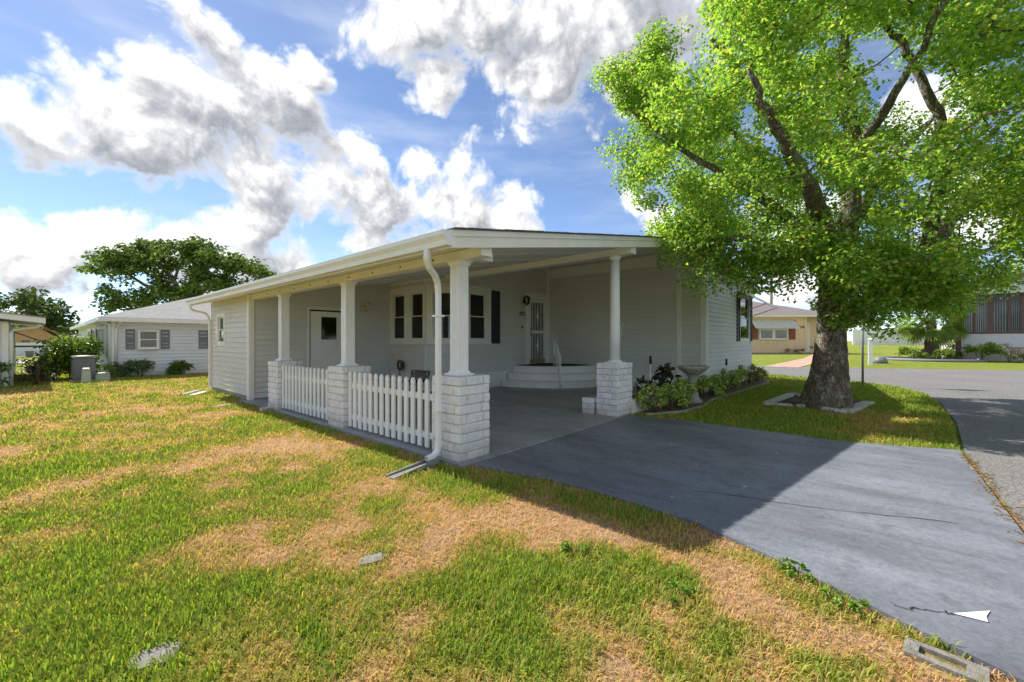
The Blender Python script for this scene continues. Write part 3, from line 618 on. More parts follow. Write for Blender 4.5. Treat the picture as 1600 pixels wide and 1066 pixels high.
# front window with shutter and awning
window(home, F_FRONT, 3.42, 4.60, 1.34, 2.65, trim=.07, grid=(1, 2), fmat='trim')
shutter(home, F_FRONT, 2.98, 3.34, 1.27, 2.74); shutter(home, F_FRONT, 4.68, 4.98, 1.27, 2.74)
def awning():
    f = F_FRONT; o = None
    for k in range(8):
        t0 = k/8; t1 = (k+1)/8; n0, z0 = .04+.80*t0, 2.82-.50*t0; n1, z1 = .04+.80*t1+.015, 2.82-.50*t1-.012
        m = MB(); m.hexa([f(3.0, n0, z0-.012), f(5.0, n0, z0-.012), f(5.0, n1, z1-.012), f(3.0, n1, z1-.012), f(3.0, n0, z0), f(5.0, n0, z0), f(5.0, n1, z1), f(3.0, n1, z1)])
        if o is None: o = m.build('awning', 'aluminium', home)
        else: m.build('awning_slat', 'aluminium' if k % 2 else 'white_metal', o)
    for s in (3.05, 4.95):
        m = MB(); m.tube([f(s, .03, 2.1), f(s, .78, 2.36)], .012, 6); m.build('awning_arm', 'white_metal', o)
awning()
# entry door
def entry_door():
    f = F_BAY_F; s0, s1, z0, z1 = 2.75, 3.56, .60, 2.56
    fr_ = MB(); fr_.fbox(f, 2.60, s0, -.03, .04, .55, 2.70); fr_.fbox(f, s1, 3.665, -.03, .04, .55, 2.70); fr_.fbox(f, s0, s1, -.03, .041, z1, 2.70); fr_.fbox(f, 2.57, 3.66, -.02, .055, 2.70, 2.745)
    d = fr_.build('door', 'trim', home, bevel=.004)
    k = MB(); k.fbox(f, s0, s1, -.06, -.02, .55, z1); k.build('door_leaf', 'interior', d)
    sm = MB(); a, b = s0+.01, s1-.01
    for (p, q, c, e) in ((a, a+.085, z0, z1-.01), (b-.085, b, z0, z1-.01), (a+.085, b-.085, z1-.10, z1-.01), (a+.085, b-.085, 1.52, 1.60), (a+.085, b-.085, z0, z0+.07)): sm.fbox(f, p, q, .0, .035, c, e)
    sm.build('screen_door', 'white_metal', d)
    kp = MB(); kp.fbox(f, a+.02, b-.02, .036, .040, z0+.01, z0+.13); kp.build('kick_plate', 'brass', d)
    for i in range(1, 8):
        x = a+.085+(b-a-.17)*i/8; m = MB(); m.fbox(f, x-.008, x+.008, .01, .026, z0+.07, 1.52); m.fbox(f, x-.008, x+.008, .01, .026, 1.60, z1-.10); m.build('security_bar', 'white_metal', d)
    for zc_ in (1.13, 2.04):
        m = MB(); x = (a+b)/2
        for (dx, dz, rx, rz) in ((0, 0, .07, .07), (0, .12, .035, .06), (0, -.12, .035, .06), (0, .2, .02, .04), (0, -.2, .02, .04)):
            m.prism([f(x+dx+rx*math.cos(t), .027, zc_+dz+rz*math.sin(t)) for t in np.linspace(0, 2*PI, 11)[:-1]], f.n*.008)
        m.build('scroll_ornament', 'white_metal', d)
    gz = MB(); gz.fbox(f, a+.085, b-.085, .003, .006, 1.60, z1-.10); gz.build('pane', 'glass', d)
    gz = MB(); gz.fbox(f, a+.085, b-.085, -.018, -.014, 1.60, z1-.10); gz.build('upper_panel', 'blind', d)
    h = MB(); h.fbox(f, a+.03, a+.055, .036, .05, 1.42, 1.68); h.tube([f(a+.045, .05, 1.56), f(a+.045, .085, 1.56), f(a+.11, .09, 1.55)], .01, 8); h.build('door_handle', 'brass', d)
    b_ = MB(); b_.fbox(f, 2.40, 2.455, .022, .04, 1.66, 1.73); b_.build('doorbell', 'dark_metal', home)
entry_door()
pl = MB(); pl.fbox(F_BAY_F, 2.31, 2.56, .022, .034, 2.04, 2.14); plq = pl.build('house_number_plaque', 'dark_metal', None, origin=F_BAY_F(2.435, .022, 2.04)); tag(plq, 'small dark house number plaque on the wall beside the entry door', 'sign')
for k in range(4):     # pale raised characters, unreadable at this distance
    m = MB(); x = 2.345+k*.052; m.fbox(F_BAY_F, x, x+.026, .034, .037, 2.065, 2.115); m.build('character', 'trim', plq)
# entry lantern
def lantern():
    f = F_BAY_F; t = thing('wall_lantern', f(2.50, .02, 2.40), 'black coach lantern on the wall left of the entry door', 'lamp')
    m = MB(); m.tube([f(2.5, .02, 2.44), f(2.5, .035, 2.44)], [.055, .05], 14); m.build('back_plate', 'dark_metal', t)
    m = MB(); m.tube([f(2.5, .03, 2.44), f(2.5, .09, 2.50), f(2.5, .14, 2.58), f(2.5, .16, 2.60)], .01, 8); m.build('arm', 'dark_metal', t)
    c = f(2.5, .15, 2.36)
    m = MB(); m.lathe(c, [(.11, .19), (.10, .20), (.06, .235), (.02, .25), (.015, .275)], 6, False); m.build('cap', 'dark_metal', t)
    m = MB(); m.lathe(c, [(.05, .0), (.055, .02), (.085, .185), (.0855, .19)], 6, False); m.build('glass_body', 'glass', t)
    for k in range(6):
        a = 2*PI*k/6; m = MB(); m.tube([c+np.array([.056*math.cos(a), .056*math.sin(a), .015]), c+np.array([.088*math.cos(a), .088*math.sin(a), .19])], .013, 5); m.build('cage_bar', 'dark_metal', t)
    m = MB(); m.lathe(c, [(.03, .02), (.035, .1), (.012, .17)], 8); m.build('candle_tube', 'dark_metal', t)
    m = MB(); m.lathe(c, [(.01, -.03), (.03, -.015), (.058, .0), (.058, .015)], 6, False); m.build('base', 'dark_metal', t)
lantern()
def floodlight():
    f = F_SHED_F; t = thing('flood_light', f(2.60, .022, 2.17), 'cream twin-head flood light on the shed wall right of its door', 'lamp')
    m = MB(); m.tube([f(2.6, .022, 2.2), f(2.6, .06, 2.2)], [.06, .05], 16); m.build('back_plate', 'cream', t)
    for (ds, dz) in ((.09, .06), (-.02, -.11)):
        p = f(2.6, .05, 2.2); q = f(2.6+ds*.5, .10, 2.2+dz*.5); e = f(2.6+ds, .18, 2.2+dz); m = MB(); m.tube([p, q, q+(e-q)*.3, e], [.015, .022, .04, .062], 14); m.build('lamp_head', 'cream', t)
floodlight()

# ---------------------------------------------------------------- roof
XE, YF, YB, XR = -0.33, -0.25, 9.85, 7.8
def slab(x0, x1, y0, y1, za, zb, t0, t1):
    return [(x0, y0, za(x0)+t0), (x1, y0, za(x1)+t0), (x1, y1, za(x1)+t0), (x0, y1, za(x0)+t0), (x0, y0, za(x0)+t1), (x1, y0, za(x1)+t1), (x1, y1, za(x1)+t1), (x0, y1, za(x0)+t1)]
m = MB(); m.hexa(slab(XE+.02, XR, YF+.03, YB-.02, ZC, ZC, 0.0, .05)); m.build('ceiling', 'ceiling', carport)
for k in range(1, 12):                     # pan joints of the ceiling, ribs running up the slope
    y = YF+.03+k*.83; m = MB(); m.hexa(slab(XE+.06, XR-.01, y-.012, y+.012, ZC, ZC, -.008, .002)); m.build('ceiling_rib', 'ceiling', carport)
m = MB(); m.hexa(slab(XE-.03, XR, YF-.035, YB+.02, ZC, ZC, .135, .146)); rf = m.build('roof', 'shingle', carport)
m = MB(); m.hexa(slab(XE+.02, XR, YF+.03, YB-.02, ZC, ZC, .052, .134)); m.build('roof_core', 'trim', carport)
for k in range(46):                        # shingle tabs showing along the rake edge
    x = XE+k*(XR-XE)/46; w_ = (XR-XE)/46*(.9+.08*random.random()); dz = .012*random.random()
    m = MB(); m.hexa(slab(x, x+w_, YF-.05-.012*random.random(), YF+.25, ZC, ZC, .1465, .150+dz*.5)); m.build('shingle', 'shingle', rf)
fa = MB(); fa.hexa(slab(XE, XR, YF-.0, YF+.028, ZC, ZC, -.035, .134)); fo = fa.build('fascia', 'trim', carport)
fa = MB(); fa.hexa(slab(XE-.004, XR, YF-.018, YF-.001, ZC, ZC, .075, .134)); fa.build('fascia_strip', 'white_metal', fo)
fa = MB(); fa.box(XE-.0, XE+.024, YF+.03, YB, ZC(XE)-.035, ZC(XE)+.13); fa.build('fascia', 'trim', carport)
# gutter along the low eave
def gutter():
    z = ZC(XE); prof = [(-.002, -.02), (-.075, -.02), (-.085, .03), (-.115, .075), (-.118, .115), (-.105, .118), (-.104, .085), (-.074, .04), (-.066, -.008), (-.002, -.008)]
    m = MB(); ring = [(XE+x, YF-.02, z+h) for x, h in prof]; n = len(prof); V = ring+[(x, YB+.02, h) for (x, _, h) in ring]
    m.add(V, [(i, (i+1) % n, n+(i+1) % n, n+i) for i in range(n)]+[tuple(range(n-1, -1, -1)), tuple(range(n, 2*n))])
    g = m.build('gutter', 'white_metal', carport)
    for y in (YF-.022, YB+.018):
        m = MB(); m.add([(XE+x, y, z+h) for x, h in prof[:5]]+[(XE, y, z+.115)], [(0, 1, 2, 3, 4, 5)]); m.build('gutter_end', 'white_metal', g)
    def spout(pts, w=.060, d=.048, name='downspout'):
        P = [np.array(p, float) for p in pts]; V = []; n = len(P)
        for i, p in enumerate(P):
            t = P[min(i+1, n-1)]-P[max(i-1, 0)]; t /= np.linalg.norm(t); side = np.array([0, 1., 0]); up = np.cross(t, side); up /= np.linalg.norm(up)
            if abs(t[1]) > .8: side = np.array([1., 0, 0]); up = np.cross(t, side)
            sd_ = np.cross(up, t)
            for (a, b) in ((-1, -1), (1, -1), (1, 1), (-1, 1)): V.append(p+sd_*a*w/2+up*b*d/2)
        m = MB(); m.add(V, [(4*i+k, 4*i+(k+1) % 4, 4*i+4+(k+1) % 4, 4*i+4+k) for i in range(n-1) for k in range(4)]+[(3, 2, 1, 0)])
        return m.build(name, 'pipe_white', carport, bevel=0.006)
    spout([(-.385, .05, 2.20), (-.385, .055, 2.10), (-.34, .08, 2.03), (-.21, .15, 1.97), (-.135, .20, 1.90), (-.11, .22, 1.80), (-.105, .225, 1.0), (-.105, .225, .22), (-.115, .225, .13), (-.17, .225, .085), (-.26, .225, .07)])
    spout([(-.385, 9.62, 2.19), (-.385, 9.62, 2.10), (-.30, 9.66, 2.05), (-.06, 9.70, 2.00), (.0, 9.70, 1.92), (.03, 9.70, 1.82), (.03, 9.70, .12)])
    for z_ in (.55, 1.55):
        m = MB(); m.box(-.155, -.055, .18, .27, z_, z_+.02); m.build('downspout_strap', 'pipe_white', carport)
gutter()
# beams
m = MB(); m.box(.12, .28, YF+.05, 6.82, 2.185, ZC(.12)-.004); m.build('header_beam', 'trim', carport, bevel=.005)
m = MB(); m.box(3.62, 3.80, YF+.04, 4.58, 2.76, ZC(3.62)-.004); m.build('cross_beam', 'trim', carport, bevel=.005)
m = MB(); m.box(.28, .52, .02, .16, 2.20, 2.30); m.build('bracket', 'trim', carport)
for k in range(9):
    m = MB(); m.tube([(.11, .6+k*.66, 2.23), (.121, .6+k*.66, 2.23)], .011, 8); m.build('bolt', 'dark_metal', carport)
# main roof, right slope
ZR = lambda X: ZC(XR)-0.12*(X-XR)
rr = MB(); rr.hexa(slab(XR, 13.3, -.27, 13.2, ZR, ZR, .0, .13)); ro = rr.build('roof_deck', 'trim', home)
rr = MB(); rr.hexa(slab(XR-.02, 13.33, -.30, 13.2, ZR, ZR, .133, .155)); rr.build('roof', 'shingle', home)
rr = MB(); rr.hexa(slab(XR+.0, 13.32, -.295, -.272, ZR, ZR, -.04, .132)); rr.build('fascia', 'trim', home)
rr = MB(); rr.box(13.3, 13.4, -.28, 13.2, 2.90, 3.05); rr.build('gutter', 'white_metal', home)
rr = MB(); rr.hexa(slab(3.5, XR-.01, YB+.03, 13.2, ZC, ZC, .0, .13)); rr.build('rear_roof', 'shingle', home)

# ---------------------------------------------------------------- piers, columns
_bv = {}
def brick_mesh(L, D, H, v):
    key = (round(L, 3), round(D, 3), round(H, 3), v)
    if key not in _bv:
        bm = bmesh.new(); bmesh.ops.create_cube(bm, size=1.0); r = random.Random(v*77+int(L*1000))
        for w in bm.verts: w.co = Vector((w.co.x*L, w.co.y*D, w.co.z*H))
        bmesh.ops.bevel(bm, geom=bm.edges[:], offset=.009, segments=1, affect='EDGES')
        for w in bm.verts: w.co += Vector((r.uniform(-.004, .004), r.uniform(-.005, .005), r.uniform(-.003, .003)))
        me = bpy.data.meshes.new('brick'); bm.to_mesh(me); bm.free(); me.materials.append(MATS['brick']); _bv[key] = me
    return _bv[key]
def pier(x0, x1, y0, y1, h=0.914, courses=9, parent=carport, name='pier'):
    core = MB(); core.box(x0+.012, x1-.012, y0+.012, y1-.012, -.08, h-.012); p = core.build(name, 'mortar', parent)
    ch = h/courses; T = .10; J = .010
    wx, wy = x1-x0, y1-y0
    for c in range(courses):
        z = ch*(c+.5); bh = ch-J; flip = c % 2
        jit = lambda: random.uniform(-.004, .004)
        def put(cx, cy, L, D, rot):
            v = random.randrange(5)
            add_obj('brick', brick_mesh(L, D, bh, v), p, (cx+jit(), cy+jit(), z), rot+random.choice((0, PI)))
        def row(a0, a1, fixed, along):
            # a face row split in one or two pieces
            L = a1-a0; cut = [a0, a1]
            if L > .3 and random.random() < .75: cut = [a0, a0+L*random.choice((.36, .5, .64, .72)), a1]
            for a, b in zip(cut[:-1], cut[1:]):
                ll = b-a-J*.8
                if along == 'x': put((a+b)/2, fixed, ll, T, 0)
                else: put(fixed, (a+b)/2, ll, T, PI/2)
        if flip: ex, ey = (x0, x1), (y0+T+J*.5, y1-T-J*.5)
        else: ex, ey = (x0+T+J*.5, x1-T-J*.5), (y0, y1)
        row(ex[0], ex[1], y0+T/2-.002, 'x'); row(ex[0], ex[1], y1-T/2+.002, 'x'); row(ey[0], ey[1], x0+T/2-.002, 'y'); row(ey[0], ey[1], x1-T/2+.002, 'y')
    cap = MB(); cap.box(x0+.03, x1-.03, y0+.03, y1-.03, h-.012, h-.002); cap.build('pier_top', 'mortar', p); return p
def sq_column(cx, cy, zb, ztop, half=.072):
    ring = []
    for (ax, ay, dx, dy) in ((-1, -1, 1, 0), (1, -1, 0, 1), (1, 1, -1, 0), (-1, 1, 0, -1)):
        for t, dep in ((0, 0), (.30, 0), (.34, .008), (.42, .008), (.46, 0), (.54, 0), (.58, .008), (.66, .008), (.70, 0)):
            nx, ny = dy, -dx
            ring.append((cx+ax*half+dx*2*half*t-nx*dep, cy+ay*half+dy*2*half*t-ny*dep, zb))
    m = MB(); m.prism(ring, (0, 0, ztop-zb)); c = m.build('column', 'white_metal', carport)
    def square(prof, nm):
        V = []; 
        for (r, z) in prof: V += [(cx-r, cy-r, z), (cx+r, cy-r, z), (cx+r, cy+r, z), (cx-r, cy+r, z)]
        n = len(prof); mb = MB(); mb.add(V, [(4*i+k, 4*i+(k+1) % 4, 4*i+4+(k+1) % 4, 4*i+4+k) for i in range(n-1) for k in range(4)]+[(3, 2, 1, 0), tuple(range(4*n-4, 4*n))]); mb.build(nm, 'white_metal', c)
    square([(.115, zb-.004), (.12, zb+.008), (.115, zb+.018), (.09, zb+.024), (.078, zb+.045), (.0735, zb+.05)], 'column_base')
    square([(.0735, ztop-.06), (.085, ztop-.045), (.09, ztop-.02), (.105, ztop-.01), (.105, ztop+.004)], 'capital')
H_P = .914
for y0 in (0.0, 2.53, 5.02):
    pier(0.0, .455, y0, y0+.47); sq_column(.20, y0+.235, H_P, 2.186)
pier(3.45, 4.02, -.04, .36); pier(3.40, 3.78, .40, .62, .30, 3)
def round_column(cx, cy, zb, ztop):
    m = MB(); m.lathe((cx, cy, 0), [(.088, zb+.05), (.088, zb+.6), (.084, 1.9), (.078, ztop-.07)], 28); c = m.build('column', 'white_metal', carport)
    m = MB(); m.box(cx-.135, cx+.135, cy-.135, cy+.135, zb-.004, zb+.014); m.lathe((cx, cy, 0), [(.12, zb+.014), (.125, zb+.024), (.118, zb+.036), (.1, zb+.04), (.0885, zb+.052)], 28); m.build('column_base', 'white_metal', c)
    m = MB(); m.lathe((cx, cy, 0), [(.08, ztop-.07), (.095, ztop-.05), (.095, ztop-.03), (.11, ztop-.015), (.11, ztop-.004)], 28); m.box(cx-.12, cx+.12, cy-.12, cy+.12, ztop-.004, ztop+.012); m.build('capital', 'white_metal', c)
round_column(3.71, .14, H_P, 2.76)

# ---------------------------------------------------------------- picket fences
def picket_mesh(h):
    w = .035; pr = [(-w, 0), (w, 0), (w, h-.105), (w*.80, h-.095), (w*.80, h-.085), (w, h-.072), (w*.98, h-.045), (w*.7, h-.02), (0, h), (-w*.7, h-.02), (-w*.98, h-.045), (-w, h-.072), (-w*.80, h-.085), (-w*.80, h-.095), (-w, h-.105)]
    n = len(pr); V = [(-.011, a, b) for a, b in pr]+[(.011, a, b) for a, b in pr]
    return mesh('picket', V, [tuple(range(n)), tuple(range(2*n-1, n-1, -1))]+[((i+1) % n, i, n+i, n+(i+1) % n) for i in range(n)], 'vinyl')
PM = picket_mesh(.80)
def picket_fence(y0, y1, n, label):
    t = thing('picket_fence', (.1, (y0+y1)/2, .026), label, 'fence', 'white picket panels between the brick piers')
    for z in (.15, .60):
        m = MB(); m.box(.095, .125, y0, y1, z, z+.075); m.build('rail', 'vinyl', t, bevel=.004)
    for k in range(n):
        add_obj('picket', PM, t, (.0835, y0+.04+(y1-y0-.08)*k/(n-1), .055+random.uniform(-.003, .003)), random.uniform(-.01, .01))
picket_fence(.485, 2.515, 15, 'white picket fence panel between the corner pier and the middle pier')
picket_fence(3.015, 5.005, 14, 'white picket fence panel between the middle pier and the pier nearest the shed')

# ---------------------------------------------------------------- entry steps
def steps():
    t = thing('entry_steps', (7.8, 4.55, .026), 'white quarter-round entry steps leading up to the front door', 'steps')
    cx, cy_ = 7.815, 4.565
    for i, (r, z0, z1) in enumerate(((2.20, .026, .205), (1.95, .205, .39), (1.72, .39, .575))):
        arc = [(cx-r*math.cos(a), cy_-r*math.sin(a)) for a in np.linspace(0, PI/2, 40)]
        m = MB(); m.prism([(cx, cy_, z0)]+[(x, y, z0) for x, y in arc[::-1]], (0, 0, z1-z0-.03)); m.build('riser', 'trim', t)
        arc2 = [(cx-(r+.03)*math.cos(a), cy_-(r+.03)*math.sin(a)) for a in np.linspace(0, PI/2, 40)]
        m = MB(); m.prism([(cx, cy_, z1-.028)]+[(x, y, z1-.028) for x, y in arc2[::-1]], (0, 0, .028)); m.build('tread', 'trim', t)
    arc = [(cx-1.55*math.cos(a), cy_-1.55*math.sin(a)) for a in np.linspace(.03, PI/2-.03, 30)]
    m = MB(); m.prism([(cx-.05, cy_-.05, .576)]+[(x, y, .576) for x, y in arc[::-1]], (0, 0, .012)); mt = m.build('landing_mat', 'rubber', None, origin=(cx-.6, cy_-.6, .576)); tag(mt, 'dark quarter-round mat on the landing before the front door', 'mat')
    h = thing('hand_rail', (6.35, 3.05, .026), 'white metal hand rail standing on the rounded entry steps', 'railing')
    a = np.array([6.22, 3.02, .026]); b = np.array([6.85, 3.66, .576]); e = np.array([0, 0, 1.0])
    m = MB(); m.tube([a, a+e*.86], .026, 10); m.build('post', 'white_metal', h)
    m = MB(); m.tube([b, b+e*.92], .026, 10); m.lathe(b, [(.034, .92), (.034, .94), (.01, .955)], 10); m.build('post', 'white_metal', h)
    m = MB(); m.tube([a+e*.80, b+e*.86], .026, 10); m.build('top_rail', 'white_metal', h)
    m = MB(); m.tube([a+e*.25, b+e*.27], .018, 8); m.build('lower_rail', 'white_metal', h)
    for k in range(1, 5):
        p = a+(b-a)*k/5; m = MB(); m.tube([p+e*.25, p+e*.81], .009, 6); m.build('baluster', 'white_metal', h)
steps()
# curb of the planter beside the steps
m = MB(); m.box(4.035, 7.78, -.01, .04, -.05, .235); cb = m.build('planter_curb', 'trim', None, bevel=.01); tag(cb, 'low white curb wall of the planter running right from the round-column pier', 'curb')

# ---------------------------------------------------------------- foliage tools
def leaves(centres, radii, counts, size, cols, flat=0.7, asp=0.62, up=0.35, fold=0.18, seed=1, jitter=.25):
    """folded diamond leaves scattered in soft balls -> V, quads(empty), tris, colours"""
    r = np.random.default_rng(seed); C = np.repeat(np.asarray(centres, float), counts, 0); R = np.repeat(np.asarray(radii, float), counts); n = len(C)
    d = r.normal(size=(n, 3)); d /= np.linalg.norm(d, axis=1)[:, None]; rad = r.random(n)**0.45
    P = C + d*(R*rad)[:, None]*np.array([1, 1, flat])
    nr = r.normal(size=(n, 3)); nr[:, 2] = np.abs(nr[:, 2])+up; nr = nr + d*0.5; nr /= np.linalg.norm(nr, axis=1)[:, None]
    t = r.normal(size=(n, 3)); t[:, 2] -= 0.5; t -= (t*nr).sum(1)[:, None]*nr; t /= np.linalg.norm(t, axis=1)[:, None]; b = np.cross(nr, t)
    L = size*(0.7+0.6*r.random(n)); Wd = L*asp
    v0 = P; v1 = P+t*(L*.5)[:, None]+b*(Wd*.5)[:, None]+nr*(L*fold)[:, None]; v2 = P+t*L[:, None]; v3 = P+t*(L*.5)[:, None]-b*(Wd*.5)[:, None]+nr*(L*fold)[:, None]
    V = np.stack([v0, v1, v2, v3], 1).reshape(-1, 3); i = np.arange(n)*4
    T = np.concatenate([np.stack([i, i+1, i+2], 1), np.stack([i, i+2, i+3], 1)])
    cols = np.asarray(cols, float); k = r.integers(0, len(cols), n); f = 1+jitter*(r.random(n)-.5)*2
    cc = np.repeat(cols[k]*f[:, None], 4, 0); return V, T, cc
def foliage(name, V, T, c, mat, parent, kind=None):
    org = WLOC[parent.name]; o = add_obj(name, fast_mesh(name, V-org, np.zeros((0, 4), int), T, mat, c), parent, org)
    if kind: o['kind'] = kind
    return o

# ---------------------------------------------------------------- the big tree
TREE_B = G(1290, 636)
def main_tree():
    t = thing('tallow_tree', (TREE_B[0], TREE_B[1], 0), 'large leafy tree with a lichen-covered trunk on the lawn beside the driveway', 'tree')
    r = np.random.default_rng(5)
    tr = [(1290, 648, 8.0, .49), (1290, 634, 8.0, .44), (1291, 615, 7.95, .365), (1294, 590, 7.9, .31), (1296, 560, 7.8, .262), (1298, 520, 7.8, .228), (1299, 480, 7.8, .212), (1300, 440, 7.8, .205), (1302, 410, 7.8, .20)]
    P = []; R = []
    pts = [at(a, b, c) for a, b, c, _ in tr]; rs = [q[3] for q in tr]
    for i in range(len(pts)-1):
        for s in np.linspace(0, 1, 7)[:-1]: P.append(pts[i]*(1-s)+pts[i+1]*s); R.append(rs[i]*(1-s)+rs[i+1]*s)
    P.append(pts[-1]); R.append(rs[-1]); P[0][2] = -.15
    ph = r.random(6)*6.28
    def jit(i, k):
        a = 2*PI*k/48; low = max(0, 1-i/16)
        return 1+.05*math.sin(3*a+ph[0]+i*.05)+.03*math.sin(7*a+ph[1])+low*.12*math.sin(5*a+ph[2])+.055*(vnoise(k*.9, i*.8)-.5)+.04*(vnoise(k*2.1+9, i*1.9)-.5)
    m = MB(); m.tube(P, R, 48, True, True, jit); m.build('trunk', 'bark', t)
    limbs = [
        [(1303, 440, 7.8, .22), (1294, 370, 7.6, .17), (1262, 290, 7.4, .13), (1215, 200, 7.1, .09), (1160, 120, 6.9, .06), (1110, 60, 6.8, .03)],
        [(1306, 430, 7.8, .22), (1325, 350, 7.9, .17), (1335, 240, 8.0, .13), (1318, 120, 8.2, .10), (1322, 0, 8.3, .07), (1330, -140, 8.3, .03)],
        [(1310, 505, 7.8, .17), (1345, 478, 7.75, .16), (1395, 445, 7.7, .15), (1440, 400, 7.6, .13), (1520, 310, 7.4, .09), (1590, 230, 7.3, .06), (1680, 130, 7.2, .03)],
        [(1440, 402, 7.6, .11), (1475, 280, 8.0, .10), (1470, 190, 8.1, .09), (1440, 125, 8.2, .075), (1405, 60, 8.3, .06), (1355, 25, 8.4, .035)],
        [(1303, 410, 7.8, .14), (1240, 345, 8.3, .11), (1150, 285, 8.8, .08), (1060, 230, 9.0, .05), (975, 165, 9.1, .02)],
        [(1308, 410, 7.8, .14), (1345, 330, 8.8, .11), (1400, 250, 10.0, .08), (1470, 170, 10.8, .05), (1530, 60, 11.2, .03)],
        [(1303, 415, 7.8, .13), (1283, 340, 7.0, .10), (1250, 260, 6.1, .07), (1205, 190, 5.5, .05), (1170, 110, 5.2, .03)],
        [(1395, 445, 7.7, .09), (1450, 425, 8.3, .07), (1520, 395, 8.8, .05), (1590, 380, 9.2, .03)],
        [(1304, 420, 7.8, .11), (1235, 385, 7.5, .08), (1155, 372, 7.3, .055), (1085, 385, 7.2, .03)],
        [(1335, 240, 8.0, .09), (1390, 160, 7.2, .07), (1450, 60, 6.6, .05), (1500, -60, 6.3, .03)],
        [(1475, 280, 8.0, .07), (1560, 200, 8.6, .05), (1650, 120, 9.0, .03)],
        [(1262, 290, 7.4, .08), (1190, 250, 7.9, .06), (1110, 180, 8.2, .04), (1040, 120, 8.3, .02)]]
    LP = []
    for lb in limbs:
        pts = [at(a, b, c) for a, b, c, _ in lb]; rs = [q[3] for q in lb]; P = []; R = []
        for i in range(len(pts)-1):
            for s in np.linspace(0, 1, 6)[:-1]: P.append(pts[i]*(1-s)+pts[i+1]*s+r.normal(0, .02, 3)); R.append(rs[i]*(1-s)+rs[i+1]*s)
        P.append(pts[-1]); R.append(rs[-1]); LP += [(p, q) for p, q in zip(P, R)]
        m = MB(); m.tube(P, R, 12); m.build('limb', 'bark', t)
    LPp = np.array([p for p, _ in LP])
    # leaf clumps through the crown
    c0 = at(1325, 165, 7.8); rad = np.array([4.4, 4.4, 4.0])
    outline = [(938, 128), (975, 95), (1010, 60), (1050, 75), (1080, 40), (1090, -20), (1080, -500), (2300, -500), (2300, 380), (1610, 440), (1560, 425), (1500, 435), (1440, 465), (1385, 475), (1345, 465), (1318, 470), (1290, 440), (1240, 445), (1205, 435), (1185, 425), (1120, 405), (1075, 402), (1050, 395), (1020, 375), (1008, 330), (1000, 280), (975, 240), (985, 200), (955, 165)]
    holes = [(1385, 112, 36), (1450, 172, 25), (1352, 75, 16), (1190, 215, 12), (1555, 395, 24), (1290, 300, 10)]
    cl = []
    while len(cl) < 780:
        d = r.normal(size=3); d /= np.linalg.norm(d); q = c0 + d*rad*(r.random()**0.27)
        if q[2] < 1.9: continue
        x, y, dep = project(q)
        if dep < 2.6: continue
        if not inpoly(np.array([x, x-24, x+4, x]), np.array([y, y, y+24, y-8]), outline).all(): continue
        if any((x-a)**2+(y-b)**2 < (h+20)**2 for a, b, h in holes): continue
        if q[1]-.92*q[2] > -4.15 and 3.0 < q[0] < 13 and r.random() < .8: continue     # thin on the house side
        cl.append(q)
    # sprays that hang at the crown's edge
    for (a, b, dp) in [(958, 125, 9.0), (980, 150, 9.1), (998, 175, 9.0), (1010, 95, 8.6), (1025, 65, 8.4), (985, 225, 8.9), (1000, 260, 8.8), (1015, 320, 8.4), (1042, 352, 7.9), (1070, 372, 7.6), (1085, 352, 7.6), (1100, 395, 7.5), (1112, 405, 7.4), (1145, 395, 7.4), (1170, 412, 7.5), (1190, 425, 7.5), (1230, 425, 7.4), (1210, 405, 7.3), (1330, 470, 7.2), (1348, 465, 7.3), (1345, 495, 7.3), (1385, 480, 7.6), (1425, 470, 7.8), (1450, 470, 8.0), (1450, 440, 8.0), (1360, 425, 7.3), (1400, 415, 7.2), (1420, 435, 7.4), (1390, 445, 7.4), (1440, 445, 7.6), (1470, 455, 7.6), (1370, 420, 7.1), (1340, 440, 7.1), (1325, 400, 7.0), (1500, 440, 8), (1410, 400, 7.1), (1480, 450, 8.4), (1530, 435, 8.4), (1570, 425, 8.6)]:
        for k in range(3): cl.append(at(a, b, dp)+r.normal(0, .14, 3))
    cl = np.array(cl); tw = MB(); allc = []; allr = []; alln = []
    order = np.argsort([np.linalg.norm(LPp-q, axis=1).min() for q in cl]); nodes = LPp.copy(); used = []
    for q in cl[order]:
        dd = np.linalg.norm(nodes-q, axis=1)+.25*np.maximum(0, nodes[:, 2]-q[2]); p = nodes[np.argmin(dd)]; k1 = p+(q-p)*.35+r.normal(0, .05, 3)+np.array([0, 0, .05]); k2 = p+(q-p)*.7+r.normal(0, .05, 3)+np.array([0, 0, .04])
        tw.tube([p, k1, k2, q], [.014, .011, .008, .004], 5, False); nodes = np.vstack([nodes, k2, q]); rr_ = .26+.22*r.random(); allc.append(q); allr.append(rr_); alln.append(int(190*(rr_/.37)**2))
        s_ = k1*.4+q*.6+r.normal(0, .16, 3); allc.append(s_); allr.append(.22); alln.append(60)
    tw.build('twigs', 'wood_twig', t)
    pal = [(.32, .49, .09), (.39, .54, .11), (.25, .42, .075), (.45, .56, .12), (.54, .55, .12), (.20, .36, .065), (.34, .51, .10), (.17, .31, .06)]
    V, T, c = leaves(allc, allr, alln, .066, pal, .8, .78, seed=3)
    o = foliage('crown', V, T, c, 'leaf', t)
main_tree()
